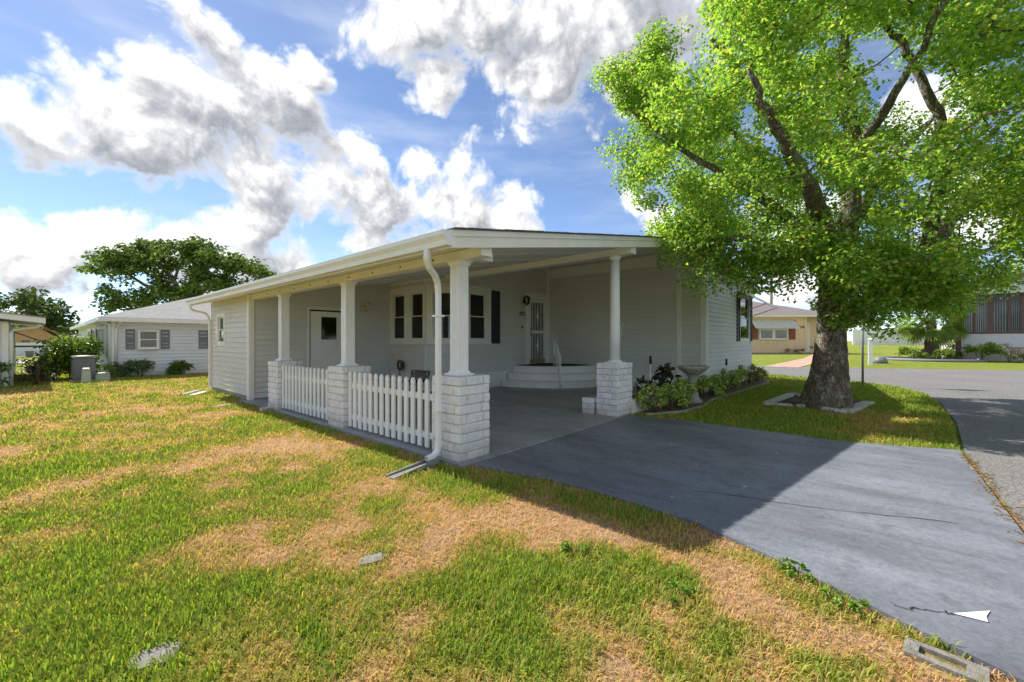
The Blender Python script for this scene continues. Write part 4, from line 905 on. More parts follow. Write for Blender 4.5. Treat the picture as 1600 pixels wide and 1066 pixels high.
def broad_tree(name, label, base, clumps, trunk, size, pal, group=None, seed=1, dens=1.0, mat='far_leaf', extra=()):
    """clumps: (x,y,z,r) world; trunk: list of polylines [(p, r), ...]"""
    t = thing(name, (base[0], base[1], 0), label, 'tree', group)
    m = MB()
    for pl_ in trunk: m.tube([p for p, _ in pl_], [q for _, q in pl_], 9)
    m.build('trunk', 'bark', t)
    pal = [tuple(1.7*k for k in c_) for c_ in pal]; C = [c[:3] for c in clumps]; R = [c[3] for c in clumps]; n = [max(8, int(dens*4.0*(c[3]/size)**2)) for c in clumps]
    V, T, c = leaves(C, R, n, size, pal, .62, .75, up=.7, seed=seed, jitter=.35); foliage('crown', V, T, c, mat, t); return t
def px_tree(name, label, basepx, depth, blobs, limbs, leaf, pal, seed, per=7, group=None, dens=1.0):
    r = np.random.default_rng(seed); s = depth/FPX; base = at(*basepx, depth); base[2] = 0; cl = []
    for (a, b, rp) in blobs:
        for k in range(per):
            o = r.normal(size=3); o /= np.linalg.norm(o); o *= rp*s*r.random()**.5; p = at(a, b, depth+r.normal(0, rp*s*.8))+o*np.array([1, 1, .7]); cl.append((*p, rp*s*(.36+.3*r.random())))
    tr = []
    for lb in limbs: tr.append([(at(a, b, depth), w*.65) for a, b, w in lb])
    for pl_ in tr[:1]: pl_.insert(0, (np.array([base[0], base[1], -.1]), pl_[0][1]*1.3))
    broad_tree(name, label, base, cl, tr, leaf, pal, group, seed, dens)
OAK = [(.06, .10, .022), (.08, .125, .026), (.10, .15, .03), (.13, .165, .035), (.07, .105, .035)]
px_tree('oak_tree', 'wide spreading oak with open limbs behind the grey-roofed neighbour house', (290, 560), 36,
        [(150, 420, 16), (170, 405, 22), (200, 400, 24), (190, 425, 22), (230, 392, 24), (232, 412, 22), (262, 410, 20), (282, 395, 26), (300, 388, 24), (322, 395, 24), (345, 405, 24), (365, 415, 22), (390, 420, 20), (412, 428, 16), (430, 436, 12), (165, 455, 15), (185, 470, 22), (215, 470, 24), (175, 480, 14), (245, 455, 22), (275, 460, 26), (300, 450, 22), (330, 440, 24), (360, 450, 24), (255, 435, 16), (310, 425, 22)],
        [[(288, 500, .55), (285, 465, .45), (272, 440, .3), (252, 415, .2), (235, 398, .1)], [(285, 465, .35), (262, 458, .28), (225, 445, .2), (195, 425, .13), (165, 415, .06)], [(288, 500, .4), (300, 450, .28), (312, 415, .18), (325, 395, .08)], [(290, 480, .35), (330, 445, .22), (360, 425, .13), (390, 420, .06)], [(272, 440, .2), (280, 415, .14), (296, 392, .06)], [(262, 458, .18), (225, 472, .1), (190, 470, .05)]],
        .30, OAK, 21, per=19, dens=1.9)
FARP = [(.04, .06, .02), (.05, .075, .025), (.065, .085, .03)]
px_tree('oak_tree', 'dark rounded tree at the far left edge behind the small gable', (40, 540), 70, [(10, 480, 28), (40, 470, 28), (70, 485, 24), (90, 490, 20), (30, 500, 26), (60, 505, 26), (95, 508, 20), (112, 512, 12)], [[(45, 535, .5), (45, 500, .4), (40, 480, .2)]], .75, FARP, 22, per=14, dens=1.6)
px_tree('far_tree', 'pale bushy tree beyond the tan house, left of the oak', (120, 545), 80, [(90, 520, 16), (105, 515, 14), (125, 522, 14), (75, 515, 14), (150, 520, 10), (140, 528, 10)], [[(110, 540, .3), (110, 520, .2)]], .7, [(.075, .10, .04), (.09, .11, .045)], 23, per=12, dens=1.5)
px_tree('far_tree', 'bright green young tree showing over the white gable at the left edge', (10, 545), 22, [(5, 495, 16), (14, 502, 12), (2, 508, 12), (20, 512, 8)], [[(8, 545, .12), (8, 500, .07)]], .16, [(.16, .24, .02), (.2, .27, .03)], 24, per=8)
px_tree('far_tree', 'round green tree behind the roof of the peach house', (1284, 540), 75, [(1280, 472, 12), (1275, 480, 8), (1290, 480, 12)], [[(1284, 535, .3), (1284, 480, .2)]], .6, FARP, 25, per=8)
px_tree('far_tree', 'bright green tree behind the brown-trimmed sunroom at the right edge', (1590, 540), 55, [(1580, 425, 26), (1605, 420, 26), (1560, 445, 18), (1595, 450, 20), (1625, 440, 30)], [[(1600, 540, .3), (1600, 450, .2)]], .4, [(.16, .22, .03), (.2, .25, .04)], 26, per=8)
px_tree('far_tree', 'pale hedge-like tree behind the white wall across the street', (1400, 540), 135, [(1380, 500, 14), (1405, 505, 14), (1340, 505, 14), (1430, 500, 14)], [[(1400, 538, .5), (1400, 510, .3)]], 1.1, [(.12, .17, .04), (.10, .15, .03)], 27, per=6)

# ---------------------------------------------------------------- shrubs and plants
def shrub(name, label, base, w, h, n, leaf, pal, group=None, seed=1, stems=6, mat='shrub_leaf', asp=.5, cat='shrub', dome=True, flat=.8):
    t = thing(name, (base[0], base[1], base[2] if len(base) > 2 else 0), label, cat, group); r = np.random.default_rng(seed); b = np.array([base[0], base[1], base[2] if len(base) > 2 else 0.0])
    m = MB(); C = []; R = []
    for k in range(stems):
        a = r.random()*2*PI; e = b+np.array([math.cos(a)*w*.4*r.random(), math.sin(a)*w*.4*r.random(), h*(.55+.4*r.random())]); m.tube([b+np.array([math.cos(a)*.04, math.sin(a)*.04, -.02]), (b+e)/2+r.normal(0, .03, 3), e], [min(.012, h*.02), min(.009, h*.016), .003], 5)
    m.build('stems', 'wood_twig', t)
    k = max(6, int(n/45))
    for i in range(k):
        a = r.random()*2*PI; q = r.random()**.5; z = h*(.25+.62*r.random()) if dome else h*(.45+.45*r.random()); sc = math.sqrt(max(.05, 1-(z/h-.35)**2*1.6)); C.append(b+np.array([math.cos(a)*w*.42*q*sc, math.sin(a)*w*.42*q*sc, z])); R.append(min(w, h)*.20)
    pal = [tuple(min(.7, 1.45*q) for q in c_) for c_ in pal]; V, T, c = leaves(C, R, [int(n/k)]*k, leaf, pal, flat, asp, seed=seed, jitter=.3); foliage('foliage', V, T, c, mat, t); return t
VAR = [(.19, .29, .05), (.28, .37, .08), (.42, .45, .14), (.13, .22, .04), (.35, .40, .10)]
DRYL = [(.22, .15, .08), (.28, .2, .1), (.15, .17, .04)]
hp = [(4.35, -.30, .62, .46), (4.78, -.42, .55, .42), (5.2, -.42, .6, .50), (5.62, -.40, .5, .52), (6.75, -.36, .6, .48), (7.4, -.40, .75, .52), (8.3, -.42, .8, .52), (9.2, -.42, .85, .55), (10.2, -.42, .9, .50), (11.2, -.45, .95, .55), (12.0, -.45, .8, .48)]
hl = ['yellow-green leafy bush against the round-column pier', 'second leafy bush from the round-column pier', 'third leafy bush from the pier, bare stems at its foot', 'leafy bush touching the left side of the bird bath', 'leafy bush just right of the bird bath', 'second bush right of the bird bath in the house bed', 'third bush right of the bird bath in the house bed', 'bush below the dark-shuttered front window, left half', 'bush below the dark-shuttered front window, right half', 'browning bush near the far end of the house bed', 'last dry bush at the far end of the house bed']
for i, (x, y, w, h) in enumerate(hp):
    shrub('border_shrub', hl[i], (x, y, .02), w*1.1, h, 420, .085, VAR if i < 8 else VAR[:2]+DRYL, 'bushes in the bed along the house', 40+i, 16, asp=.42)
def rubber_plant():
    shrub('rubber_plant', 'dark purple-leaved plant in the planter beside the pier', (6.2, .28, .17), .55, .62, 46, .20, [(.03, .028, .02), (.05, .03, .025), (.035, .045, .02)], None, 61, 5, asp=.5, cat='plant', dome=False)
    shrub('ground_plant', 'low dark plant in the planter close to the pier', (4.9, .28, .17), .8, .22, 90, .09, [(.05, .05, .02), (.08, .05, .03)], None, 62, 5, asp=.4, cat='plant', dome=False)
    shrub('ground_plant', 'low dark green plant in the planter before the rubber plant', (5.6, .25, .17), .7, .34, 110, .11, [(.03, .05, .02), (.05, .07, .02)], None, 63, 5, asp=.4, cat='plant', dome=False)
rubber_plant()
def sprig():
    t = thing('vine_sprig', (3.80, .06, 1.3), 'small pale vine sprig clinging to the round column', 'plant'); m = MB(); m.tube([(3.79, .07, 1.28), (3.80, .06, 1.4), (3.79, .06, 1.5), (3.82, .03, 1.62)], .005, 5); m.build('stem', 'cream', t)
    V, T, c = leaves([(3.81, .04, 1.35), (3.82, .03, 1.62)], [.03, .03], [4, 3], .05, [(.3, .3, .12)], seed=5); foliage('leaf_cluster', V, T, c, 'shrub_leaf', t)
sprig()
def birdbath():
    b = (6.04, -.42, .02); t = thing('bird_bath', b, 'weathered concrete bird bath with a scalloped bowl in the house bed', 'bird bath')
    m = MB(); m.lathe(b, [(.19, 0), (.19, .04), (.16, .06), (.13, .10), (.115, .16), (.085, .24), (.07, .36), (.075, .48), (.10, .54), (.12, .56)], 24); m.build('pedestal', 'birdbath', t)
    wob = lambda j, a: 1+(.045*math.sin(9*a) if j in (2, 3, 4, 5) else 0)
    m = MB(); m.lathe(b, [(.10, .56), (.17, .60), (.27, .685), (.305, .73), (.30, .755), (.275, .745), (.2, .70), (.08, .67), (.01, .665)], 54, True, wob); m.build('bowl', 'birdbath', t)
birdbath()
def solar(loc, label, tall=False):
    t = thing('path_light', loc, label, 'lamp', 'garden path lights'); p = np.array(loc)
    if tall:
        m = MB(); m.tube([p-np.array([0, 0, .05]), p+np.array([.0, 0, .62])], .012, 8); m.build('stake', 'white_metal', t)
        m = MB(); m.tube([p+np.array([0, 0, .62]), p+np.array([0, 0, .64]), p+np.array([0, 0, .78]), p+np.array([0, 0, .80])], [.014, .03, .028, .012], 10); m.build('lamp_head', 'dark_metal', t)
    else:
        m = MB(); m.tube([p-np.array([0, 0, .05]), p+np.array([0, 0, .2])], .012, 8); m.build('stake', 'aluminium', t)
        m = MB(); m.lathe(p, [(.035, .2), (.05, .28)], 12); m.build('lens', 'cream', t)
        m = MB(); m.lathe(p, [(.09, .28), (.085, .295), (.05, .32), (.01, .33)], 14); m.build('cap', 'dark_metal', t)
solar((5.05, .22, .17), 'low capped path light in the planter next to the pier'); solar((6.95, .2, .17), 'low capped path light in the planter left of the bird bath'); solar((7.2, -.28, .02), 'low capped path light right of the bird bath bowl')
solar((5.75, .36, .17), 'tall thin garden light with black head in the planter', True); solar((9.1, -.30, .02), 'tall thin garden light with black head before the front wall', True)
m = MB(); P = [np.array([x, y, .0]) for x, y in BED[1:8]]
for a, b in zip(P[:-1], P[1:]):
    d = (b-a)/np.linalg.norm(b-a); q = np.array([-d[1], d[0], 0])*.035; z = np.array([0, 0, .035]); m.hexa([a-q-z, b-q-z, b+q-z, a+q-z, a-q+z, b-q+z, b+q+z, a+q+z])
ed = m.build('bed_edging', 'concrete', None, origin=(6, -.6, 0), bevel=.01); tag(ed, 'thin curved concrete edging between the house bed and the lawn', 'edging')

# ---------------------------------------------------------------- stones round the tree
def tree_ring():
    tb = TREE_B; corners = [G(1199, 632), G(1235, 618), G(1275, 622), G(1345, 628), G(1357, 633), G(1328, 644), G(1278, 639), G(1235, 634)]
    mc = MB(); mc.prism([(p[0], p[1], -.08) for p in [corners[i] for i in (0, 1, 2, 3, 4, 5, 6, 7)][::-1]], (0, 0, .10)); o = mc.build('mulch', 'mulch', None, origin=(tb[0], tb[1], 0)); tag(o, kind='structure')
    slabs = [(1199, 633, 1236, 619, .16, 'long flat stone slab at the left end of the tree ring'), (1236, 618, 1252, 621, .13, 'short flat stone at the back left of the tree ring'), (1248, 638, 1278, 636, .11, 'long low stone slab at the front of the tree ring'), (1322, 645, 1345, 638, .16, 'pale rounded slab at the front right of the tree ring'), (1343, 637, 1358, 632, .17, 'end slab at the right tip of the tree ring')]
    for k, (a, b, c, d, w, lab) in enumerate(slabs):
        p, q = G(a, b), G(c, d); L_ = np.linalg.norm(q-p); me = brick_mesh(max(.2, L_), w, .09, 90+k).copy(); me.materials.clear(); me.materials.append(MATS['stone'])
        o = add_obj('edging_stone', me, None, ((p[0]+q[0])/2, (p[1]+q[1])/2, .022), math.atan2(q[1]-p[1], q[0]-p[0])); tag(o, lab, 'stone', 'stones round the tree')
    for k, (a, b) in enumerate([(1198, 635), (1206, 635), (1214, 635.5), (1221, 636), (1227, 636.5), (1233, 637), (1281, 641), (1287, 642), (1294, 643), (1301, 644), (1308, 645), (1315, 646)]):
        p = G(a, b); r = random.Random(k); m = MB(); m.lathe((p[0], p[1], -.01), [(.035, 0), (.06, .025), (.056, .06), (.022, .085)], 9, True, lambda j, an: 1+.2*math.sin(2*an+k)+.1*math.sin(3*an))
        o = m.build('edging_pebble', 'stone', None); tag(o, ['first', 'second', 'third', 'fourth', 'fifth', 'sixth'][k % 6]+(' small round stone from the left in the left row of the tree ring' if k < 6 else ' small round stone from the left in the front right row of the tree ring'), 'stone', 'pebbles round the tree')
tree_ring()

# ---------------------------------------------------------------- yard odds and ends
def splash():
    t = thing('splash_block', (-.42, .29, 0), 'grey plastic splash trough below the front downspout', 'splash block')
    a = np.array([-.14, .225, .045]); b = np.array([-.72, .17, .012]); d = (b-a)/np.linalg.norm(b-a); s = np.array([-d[1], d[0], 0]); s /= np.linalg.norm(s); z = np.array([0, 0, 1.])
    m = MB(); m.hexa([a-s*.045-z*.03, b-s*.06-z*.03, b+s*.06-z*.03, a+s*.045-z*.03, a-s*.045-z*.01, b-s*.06-z*.01, b+s*.06-z*.01, a+s*.045-z*.01]); m.build('trough', 'old_concrete', t)
    for sg in (-1, 1):
        p, q = a+s*sg*.048, b+s*sg*.062; m = MB(); w = s*.006; m.hexa([p-w-z*.035, q-w-z*.03, q+w-z*.03, p+w-z*.035, p-w+z*.02, q-w+z*.005, q+w+z*.005, p+w+z*.02]); m.build('side_wall', 'galvanised', t)
splash()
def lid(px, py, size, label, k):
    p = G(px, py); r = np.random.default_rng(k); ring = []
    for a in np.linspace(0, 2*PI, 27)[:-1]: q = size*(.8+.22*r.random()+.12*math.sin(2*a+k)); ring.append((p[0]+q*math.cos(a), p[1]+q*.7*math.sin(a), -.05))
    m = MB(); m.prism(ring, (0, 0, .054)); o = m.build('meter_lid', 'old_concrete', None, bevel=.008); tag(o, label, 'lid', 'concrete lids sunk in the lawn')
lid(582, 873, .085, 'broken grey concrete lid in the dry grass in mid lawn', 3); lid(243, 1024, .10, 'pale concrete lid half hidden in the green grass at front left', 4)
def cinder():
    c = G(1476, 1033); t = thing('concrete_block', (c[0], c[1], 0), 'hollow concrete block sunk in the grass at the driveway edge', 'block')
    p, q = G(1432, 1013), G(1524, 1050); d = q-p; d /= np.linalg.norm(d); s = np.array([-d[1], d[0], 0]); L_, W_ = .12, .062; z = np.array([0, 0, 1.])
    f = lambda a, b, h: c+d*a+s*b+z*h
    m = MB()
    for (a0, a1, b0, b1) in ((-L_, L_, -W_, -W_+.032), (-L_, L_, W_-.032, W_), (-L_, -L_+.045, -W_+.032, W_-.032), (L_-.06, L_, -W_+.032, W_-.032)):
        m.hexa([f(a0, b0, -.16), f(a1, b0, -.16), f(a1, b1, -.16), f(a0, b1, -.16), f(a0, b0, .008), f(a1, b0, .008), f(a1, b1, .008), f(a0, b1, .008)])
    m.build('block_shell', 'old_concrete', t)
    m = MB(); m.hexa([f(-L_+.045, -W_+.032, -.16), f(L_-.06, -W_+.032, -.16), f(L_-.06, W_-.032, -.16), f(-L_+.045, W_-.032, -.16), f(-L_+.045, -W_+.032, -.09), f(L_-.06, -W_+.032, -.05), f(L_-.06, W_-.032, -.05), f(-L_+.045, W_-.032, -.09)]); m.build('block_fill', 'soil', t)
cinder()
def flat_board(px0, py0, px1, py1, w, name, label, mat, th=.03):
    a, b = G(px0, py0), G(px1, py1); d = (b-a)/np.linalg.norm(b-a); s = np.array([-d[1], d[0], 0])*w/2; z = np.array([0, 0, 1.])
    m = MB(); m.hexa([a-s-z*.02, b-s-z*.02, b+s-z*.02, a+s-z*.02, a-s+z*th, b-s+z*th, b+s+z*th, a+s+z*th]); o = m.build(name, mat, None, bevel=.006); tag(o, label, 'board')
flat_board(283, 618, 310, 611, .14, 'splash_board', 'pale board on the grass left of the shed corner downspout', 'concrete')
flat_board(299, 619, 322, 613, .12, 'splash_board', 'white board lying nearest the shed corner downspout', 'white_paint')
flat_board(334, 636, 384, 628, .16, 'stepping_slab', 'flat weathered slab in the grass before the shed wall', 'concrete', .012)
flat_board(407, 643, 432, 640, .12, 'loose_brick', 'loose dirty brick at the foot of the pier nearest the shed', 'stone', .06)
def hose():
    f = F_BAY_L; t = thing('hose_reel', f(.62, .03, .62), 'dark hose reel hung on the wall below the bay windows', 'hose reel'); c = f(.62, .10, .64)
    m = MB(); m.fbox(f, .56, .68, .03, .06, .56, .72); m.build('bracket', 'dark_metal', t)
    for k, rr_ in enumerate((.10, .115, .13)):
        P = [c+f.d*rr_*math.cos(a)+np.array([0, 0, rr_*math.sin(a)])+f.n*(.01*k) for a in np.linspace(0, 2*PI, 24)]; m = MB(); m.tube(P, .014, 6, False); m.build('hose_coil', 'hose_green', t)
    P = [f(.30, .08, .86)+f.d*.09*math.cos(a)+np.array([0, 0, .10*math.sin(a)]) for a in np.linspace(0, 2*PI, 20)]; m = MB(); m.tube(P, .012, 6, False); m.build('hose_loop', 'cream', t)
    m = MB(); m.tube([f(.55, .10, .55), f(.62, .12, .4), f(.74, .14, .2), f(.8, .2, .045)], .014, 6); m.build('hose_tail', 'hose_green', t)
    t = thing('wire_bench', (3.0, 5.4, .026), 'black wire lattice bench behind the picket fence', 'bench')
    x0, x1, y0, y1 = 3.0, 3.35, 4.9, 5.65
    m = MB()
    for k in range(15):
        y = y0+(y1-y0)*k/14; m.tube([(x1, y, .30), (x1+.04, min(y+.2, y1), .54)], .006, 4); m.tube([(x1, y, .30), (x1+.04, max(y-.2, y0), .54)], .006, 4)
    m.tube([(x1, y0, .30), (x1, y1, .30)], .012, 6); m.tube([(x1+.04, y0, .54), (x1+.04, y1, .54)], .012, 6); m.build('backrest', 'dark_metal', t)
    m = MB()
    for k in range(12): y = y0+(y1-y0)*k/11; m.tube([(x0, y, .30), (x1, y, .30)], .007, 4)
    m.tube([(x0, y0, .30), (x0, y1, .30)], .012, 6); m.build('seat', 'dark_metal', t)
    for (x, y) in ((x0, y0), (x0, y1), (x1, y0), (x1, y1)): m = MB(); m.tube([(x, y, .026), (x, y, .30)], .012, 6); m.build('leg', 'dark_metal', t)
hose()

# ---------------------------------------------------------------- neighbours, left
def hip_house(t, x0, x1, y0, y1, ze, rise, ov, wall, roof, trimm='trim'):
    m = MB(); m.box(x0, x1, y0, y1, 0, ze+.02); m.build('wall', wall, t)
    sd_ = MB(); n = int((ze-.15)/.13)
    for k in range(n):
        z = .15+k*.13
        for (a, b, c, d, e) in ((x0-.005, x1+.005, y0-.035, y0, 0), (x0-.035, x0, y0-.005, y1, 1)):
            V = [(a, c, z), (b, c, z), (b, d, z), (a, d, z), (a+(0.03 if e else 0), c+(0 if e else .03), z+.125), (b, c+(0 if e else .03), z+.125), (b, d, z+.125), (a+(.03 if e else 0), d, z+.125)]; sd_.hexa(V)
    s = sd_.build('siding', wall, t); s['kind'] = 'stuff'
    w = (y1-y0)/2+ov; X0, X1, Y0, Y1 = x0-ov, x1+ov, y0-ov, y1+ov; w = min((Y1-Y0)/2, (X1-X0)/2); yc = (Y0+Y1)/2; xc = (X0+X1)/2
    if X1-X0 >= Y1-Y0: ra, rb = (X0+w, yc), (X1-w, yc)
    else: ra, rb = (xc, Y0+w), (xc, Y1-w)
    zr = ze+rise; m = MB(); V = [(X0, Y0, ze+.12), (X1, Y0, ze+.12), (X1, Y1, ze+.12), (X0, Y1, ze+.12), (*ra, zr+.12), (*rb, zr+.12)]
    F = [(0, 1, 5, 4), (2, 3, 4, 5), (1, 2, 5), (3, 0, 4)] if X1-X0 >= Y1-Y0 else [(0, 1, 4), (1, 2, 5, 4), (2, 3, 5), (3, 0, 4, 5)]
    m.add(V, F+[(3, 2, 1, 0)]); m.build('roof', roof, t)
    m = MB(); m.box(X0, X1, Y0, Y0+.03, ze-.03, ze+.115); m.box(X0, X0+.03, Y0+.03, Y1, ze-.03, ze+.115); m.box(X1-.03, X1, Y0+.03, Y1, ze-.03, ze+.115); m.build('fascia', trimm, t)
    m = MB(); m.box(X0+.03, X1-.03, Y0+.03, y0, ze, ze+.03); m.box(X0+.03, x0, y0, Y1, ze, ze+.03); m.build('soffit', trimm, t)
def left_neighbour():
    t = thing('neighbour_house', (-1.18, 16.86, 0), 'white sided house with grey hip roof and grey shutters left of the shed', 'house')
    hip_house(t, -1.18, 9, 16.86, 34, 1.98, 1.9, .38, 'siding_far', 'roof_grey'); f = frame((-1.18, 16.86), (9, 16.86))
    sx = lambda px: (PYX(px, 16.86)+1.18)
    window(t, f, sx(216)+.02, sx(247)-.03, 1.02, 1.64, trim=.045, grid=(1, 1), fmat='trim', proud=.02, off=.108)
    shutter(t, f, sx(196), sx(211), .97, 1.70, 'shutter_grey'); shutter(t, f, sx(251), sx(265), .97, 1.70, 'shutter_grey'); shutter(t, f, sx(310), sx(325), .97, 1.70, 'shutter_grey')
    window(t, f, sx(326)+.1, sx(326)+.9, 1.02, 1.62, trim=.07, grid=None, proud=.02, off=.108)
    trim_post(t, f, -.02, .12, 0, .035, .05, 1.95); m = MB(); m.tube([(-1.0, 16.5, 2.0), (-1.0, 16.6, 1.9), (-1.05, 16.8, 1.82), (-1.08, 16.8, 1.7), (-1.08, 16.8, .1)], .045, 8); m.build('downspout', 'pipe_white', t)
    m = MB(); m.tube([(-1.56, 16.5, 2.0), (-1.5, 16.6, 1.93), (-1.27, 16.75, 1.86), (-1.25, 16.8, 1.75), (-1.25, 16.8, .1)], .045, 8); m.build('downspout', 'pipe_white', t)
    fl = frame((-1.18, 34), (-1.18, 16.86))
    for (a, b) in ((16.3, 16.7), (15.3, 15.9), (13.8, 14.6), (11.5, 12.5), (8.5, 10)):
        window(t, fl, a, b, .75, 1.75, trim=.06, grid=None, sashes=1, fmat='trim', proud=.02, off=.108)
def PYX(px, Y):
    r = ray(px, HZ); return CAM[0]+r[0]*(Y-CAM[1])/r[1]
left_neighbour()
def edge_house():
    t = thing('gable_house', (-3.39, 14.84, 0), 'white sided house corner with low eave cut by the left edge', 'house'); x1 = -3.45; z = 1.80
    m = MB(); m.box(-9, x1, 14.84, 22, 0, z+.02); m.build('wall', 'siding_far', t); sd_ = MB()
    for k in range(13): zz = .1+k*.13; sd_.hexa([(-9, 14.82, zz), (x1, 14.82, zz), (x1, 14.84, zz), (-9, 14.84, zz), (-9, 14.835, zz+.125), (x1, 14.835, zz+.125), (x1, 14.84, zz+.125), (-9, 14.84, zz+.125)])
    sd_.build('siding', 'siding_far', t)['kind'] = 'stuff'
    m = MB(); m.box(x1-.1, x1+.02, 14.80, 14.86, 0, 1.78); m.build('corner_trim', 'trim', t)
    zr = lambda X: 1.83+.13*(-2.75-X)
    m = MB(); m.hexa(slab(-9, -2.75, 14.3, 22, zr, zr, .10, .13)); m.build('roof', 'roof_grey', t)
    m = MB(); m.hexa(slab(-9, -2.75, 14.32, 14.36, zr, zr, -.05, .098)); m.box(-2.79, -2.75, 14.36, 22, 1.77, 1.93); m.build('fascia', 'trim', t)
    m = MB(); m.hexa(slab(-9, -2.79, 14.36, 21.9, zr, zr, .0, .05)); m.build('soffit', 'trim', t)
    m = MB(); m.tube([(-2.85, 14.6, 1.75), (-2.9, 14.65, 1.68), (-3.35, 14.8, 1.60), (-3.38, 14.8, 1.5), (-3.38, 14.8, .05)], .04, 8); m.build('downspout', 'pipe_white', t)
    m = MB(); m.hexa([(-3.4, 18, 1.55), (-2.5, 18, 1.08), (-2.5, 21, 1.08), (-3.4, 21, 1.55), (-3.4, 18, 1.6), (-2.5, 18, 1.13), (-2.5, 21, 1.13), (-3.4, 21, 1.6)]); m.tube([(-3.4, 18, 1.1), (-2.55, 18, 1.1)], .03, 6); m.build('window_awning', 'galvanised', t)
edge_house()
GRN = [(.10, .17, .02), (.14, .22, .025), (.07, .13, .015), (.2, .26, .03)]
shrub('dark_shrub', 'dark purple bush at the foot of the left edge house', (-2.95, 15.0), .85, .85, 900, .07, [(.04, .035, .025), (.06, .045, .03), (.05, .06, .03)], None, 71, 8)
shrub('fan_plant', 'green spiky plant at the very left edge', (-3.75, 14.4), .9, .75, 500, .13, [(.06, .13, .03), (.1, .16, .04)], None, 72, 8, asp=.25, cat='plant')
shrub('tall_shrub', 'tall bright green shrub beside the air conditioner', (-2.15, 17.0), 1.5, 1.5, 5200, .11, GRN, None, 73, 9, asp=.5)
shrub('tall_shrub', 'yellow-green low growth at the foot of the tall shrub', (-2.55, 16.6), 1.0, .7, 700, .09, GRN[1:2]+GRN[3:], None, 74, 6)
shrub('round_shrub', 'small clipped green bush beside the utility pedestals', (-1.45, 16.0), .75, .55, 900, .05, GRN, None, 75, 6)
shrub('flower_shrub', 'leafy bush under the neighbour window, left of the pair', (PYX(192, 16.6), 16.55), .85, .62, 700, .08, [(.05, .10, .03), (.09, .14, .04), (.2, .24, .12)], 'bushes under the neighbour window', 76, 7)
shrub('flower_shrub', 'leafy bush under the neighbour window, right of the pair', (PYX(219, 16.6), 16.55), .8, .66, 700, .08, [(.05, .10, .03), (.09, .14, .04), (.2, .24, .12)], 'bushes under the neighbour window', 77, 7)
shrub('grass_clump', 'spiky grass clump by the neighbour wall near the shed', (PYX(286, 16.5), 16.5), .9, .5, 420, .2, [(.10, .16, .03), (.14, .19, .04)], None, 78, 6, asp=.12, cat='plant')
def ac():
    b = G(126, 597); t = thing('air_conditioner', (b[0], b[1], 0), 'grey ribbed air conditioner unit beside the tall shrub', 'air conditioner'); x, y = b[0]+.08, b[1]+.2; w = .25; h = .74
    m = MB(); m.box(x-w-.06, x+w+.06, y-w-.06, y+w+.06, -.02, .06); m.build('pad', 'concrete', t)
    m = MB(); m.box(x-w, x+w, y-w, y+w, .06, h); c = m.build('cabinet', 'ac_grey', t, bevel=.02)
    for k in range(16):
        a = -w+.04+k*(2*w-.08)/15; m = MB(); m.box(x+a-.012, x+a+.012, y-w-.02, y-w+.002, .12, h-.06); m.build('fin', 'ac_grey', c); m = MB(); m.box(x-w-.02, x-w+.002, y+a-.012, y+a+.012, .12, h-.06); m.build('fin', 'ac_grey', c)
    m = MB(); m.box(x-w-.02, x+w+.02, y-w-.02, y+w+.02, h, h+.04); m.lathe((x, y, h+.04), [(.3, 0), (.28, .03), (.05, .05)], 20); m.build('top_grille', 'ac_grey', t, bevel=.01)
ac()
def pedestal(px, py, w, h, label, slope):
    b = G(px, py); t = thing('utility_pedestal', (b[0], b[1], 0), label, 'utility box', 'pale green utility boxes'); x, y = b[0], b[1]+w*.4
    m = MB(); tw = w*(.72 if slope else .95); m.hexa([(x-w/2, y-w*.35, -.02), (x+w/2, y-w*.35, -.02), (x+w/2, y+w*.35, -.02), (x-w/2, y+w*.35, -.02), (x-tw/2, y-w*.28, h*.93), (x+tw/2, y-w*.28, h*(.93 if slope else 1.05)), (x+tw/2, y+w*.3, h*(1 if slope else 1.08)), (x-tw/2, y+w*.3, h)]); m.build('housing', 'pedestal_green', t, bevel=.02)
    m = MB(); m.box(x-tw*.52, x+tw*.52, y-w*.36, y+w*.33, h*.86, h*.89); m.build('lid_seam', 'pedestal_green', t)
pedestal(135, 599, .23, .47, 'upright pale green utility pedestal in front of the air conditioner', True); pedestal(161, 596, .34, .27, 'low pale green utility box by the neighbour house corner', False)
def white_fence():
    t = thing('vinyl_fence', (-1.5, 47, 0), 'white vinyl privacy fence behind the left lawns', 'fence'); x0, n = -8.0, 8
    for k in range(n):
        m = MB(); m.box(x0+k*1.8+.06, x0+k*1.8+1.74, 46.98, 47.02, .04, 1.12); m.build('panel', 'vinyl', t)
        m = MB(); m.box(x0+k*1.8-.06, x0+k*1.8+.06, 46.94, 47.06, 0, 1.2); m.build('post', 'vinyl', t)
    b = thing('storage_bin', (-3.3, 46.2, 0), 'small dark bin in front of the white vinyl fence', 'bin'); m = MB(); m.hexa([(-3.45, 46.1, 0), (-3.1, 46.1, 0), (-3.1, 46.4, 0), (-3.45, 46.4, 0), (-3.5, 46.05, .42), (-3.05, 46.05, .42), (-3.05, 46.45, .42), (-3.5, 46.45, .42)]); m.build('body', 'ac_grey', b); m = MB(); m.box(-3.52, -3.03, 46.03, 46.47, .42, .47); m.build('lid', 'shutter', b)
white_fence()
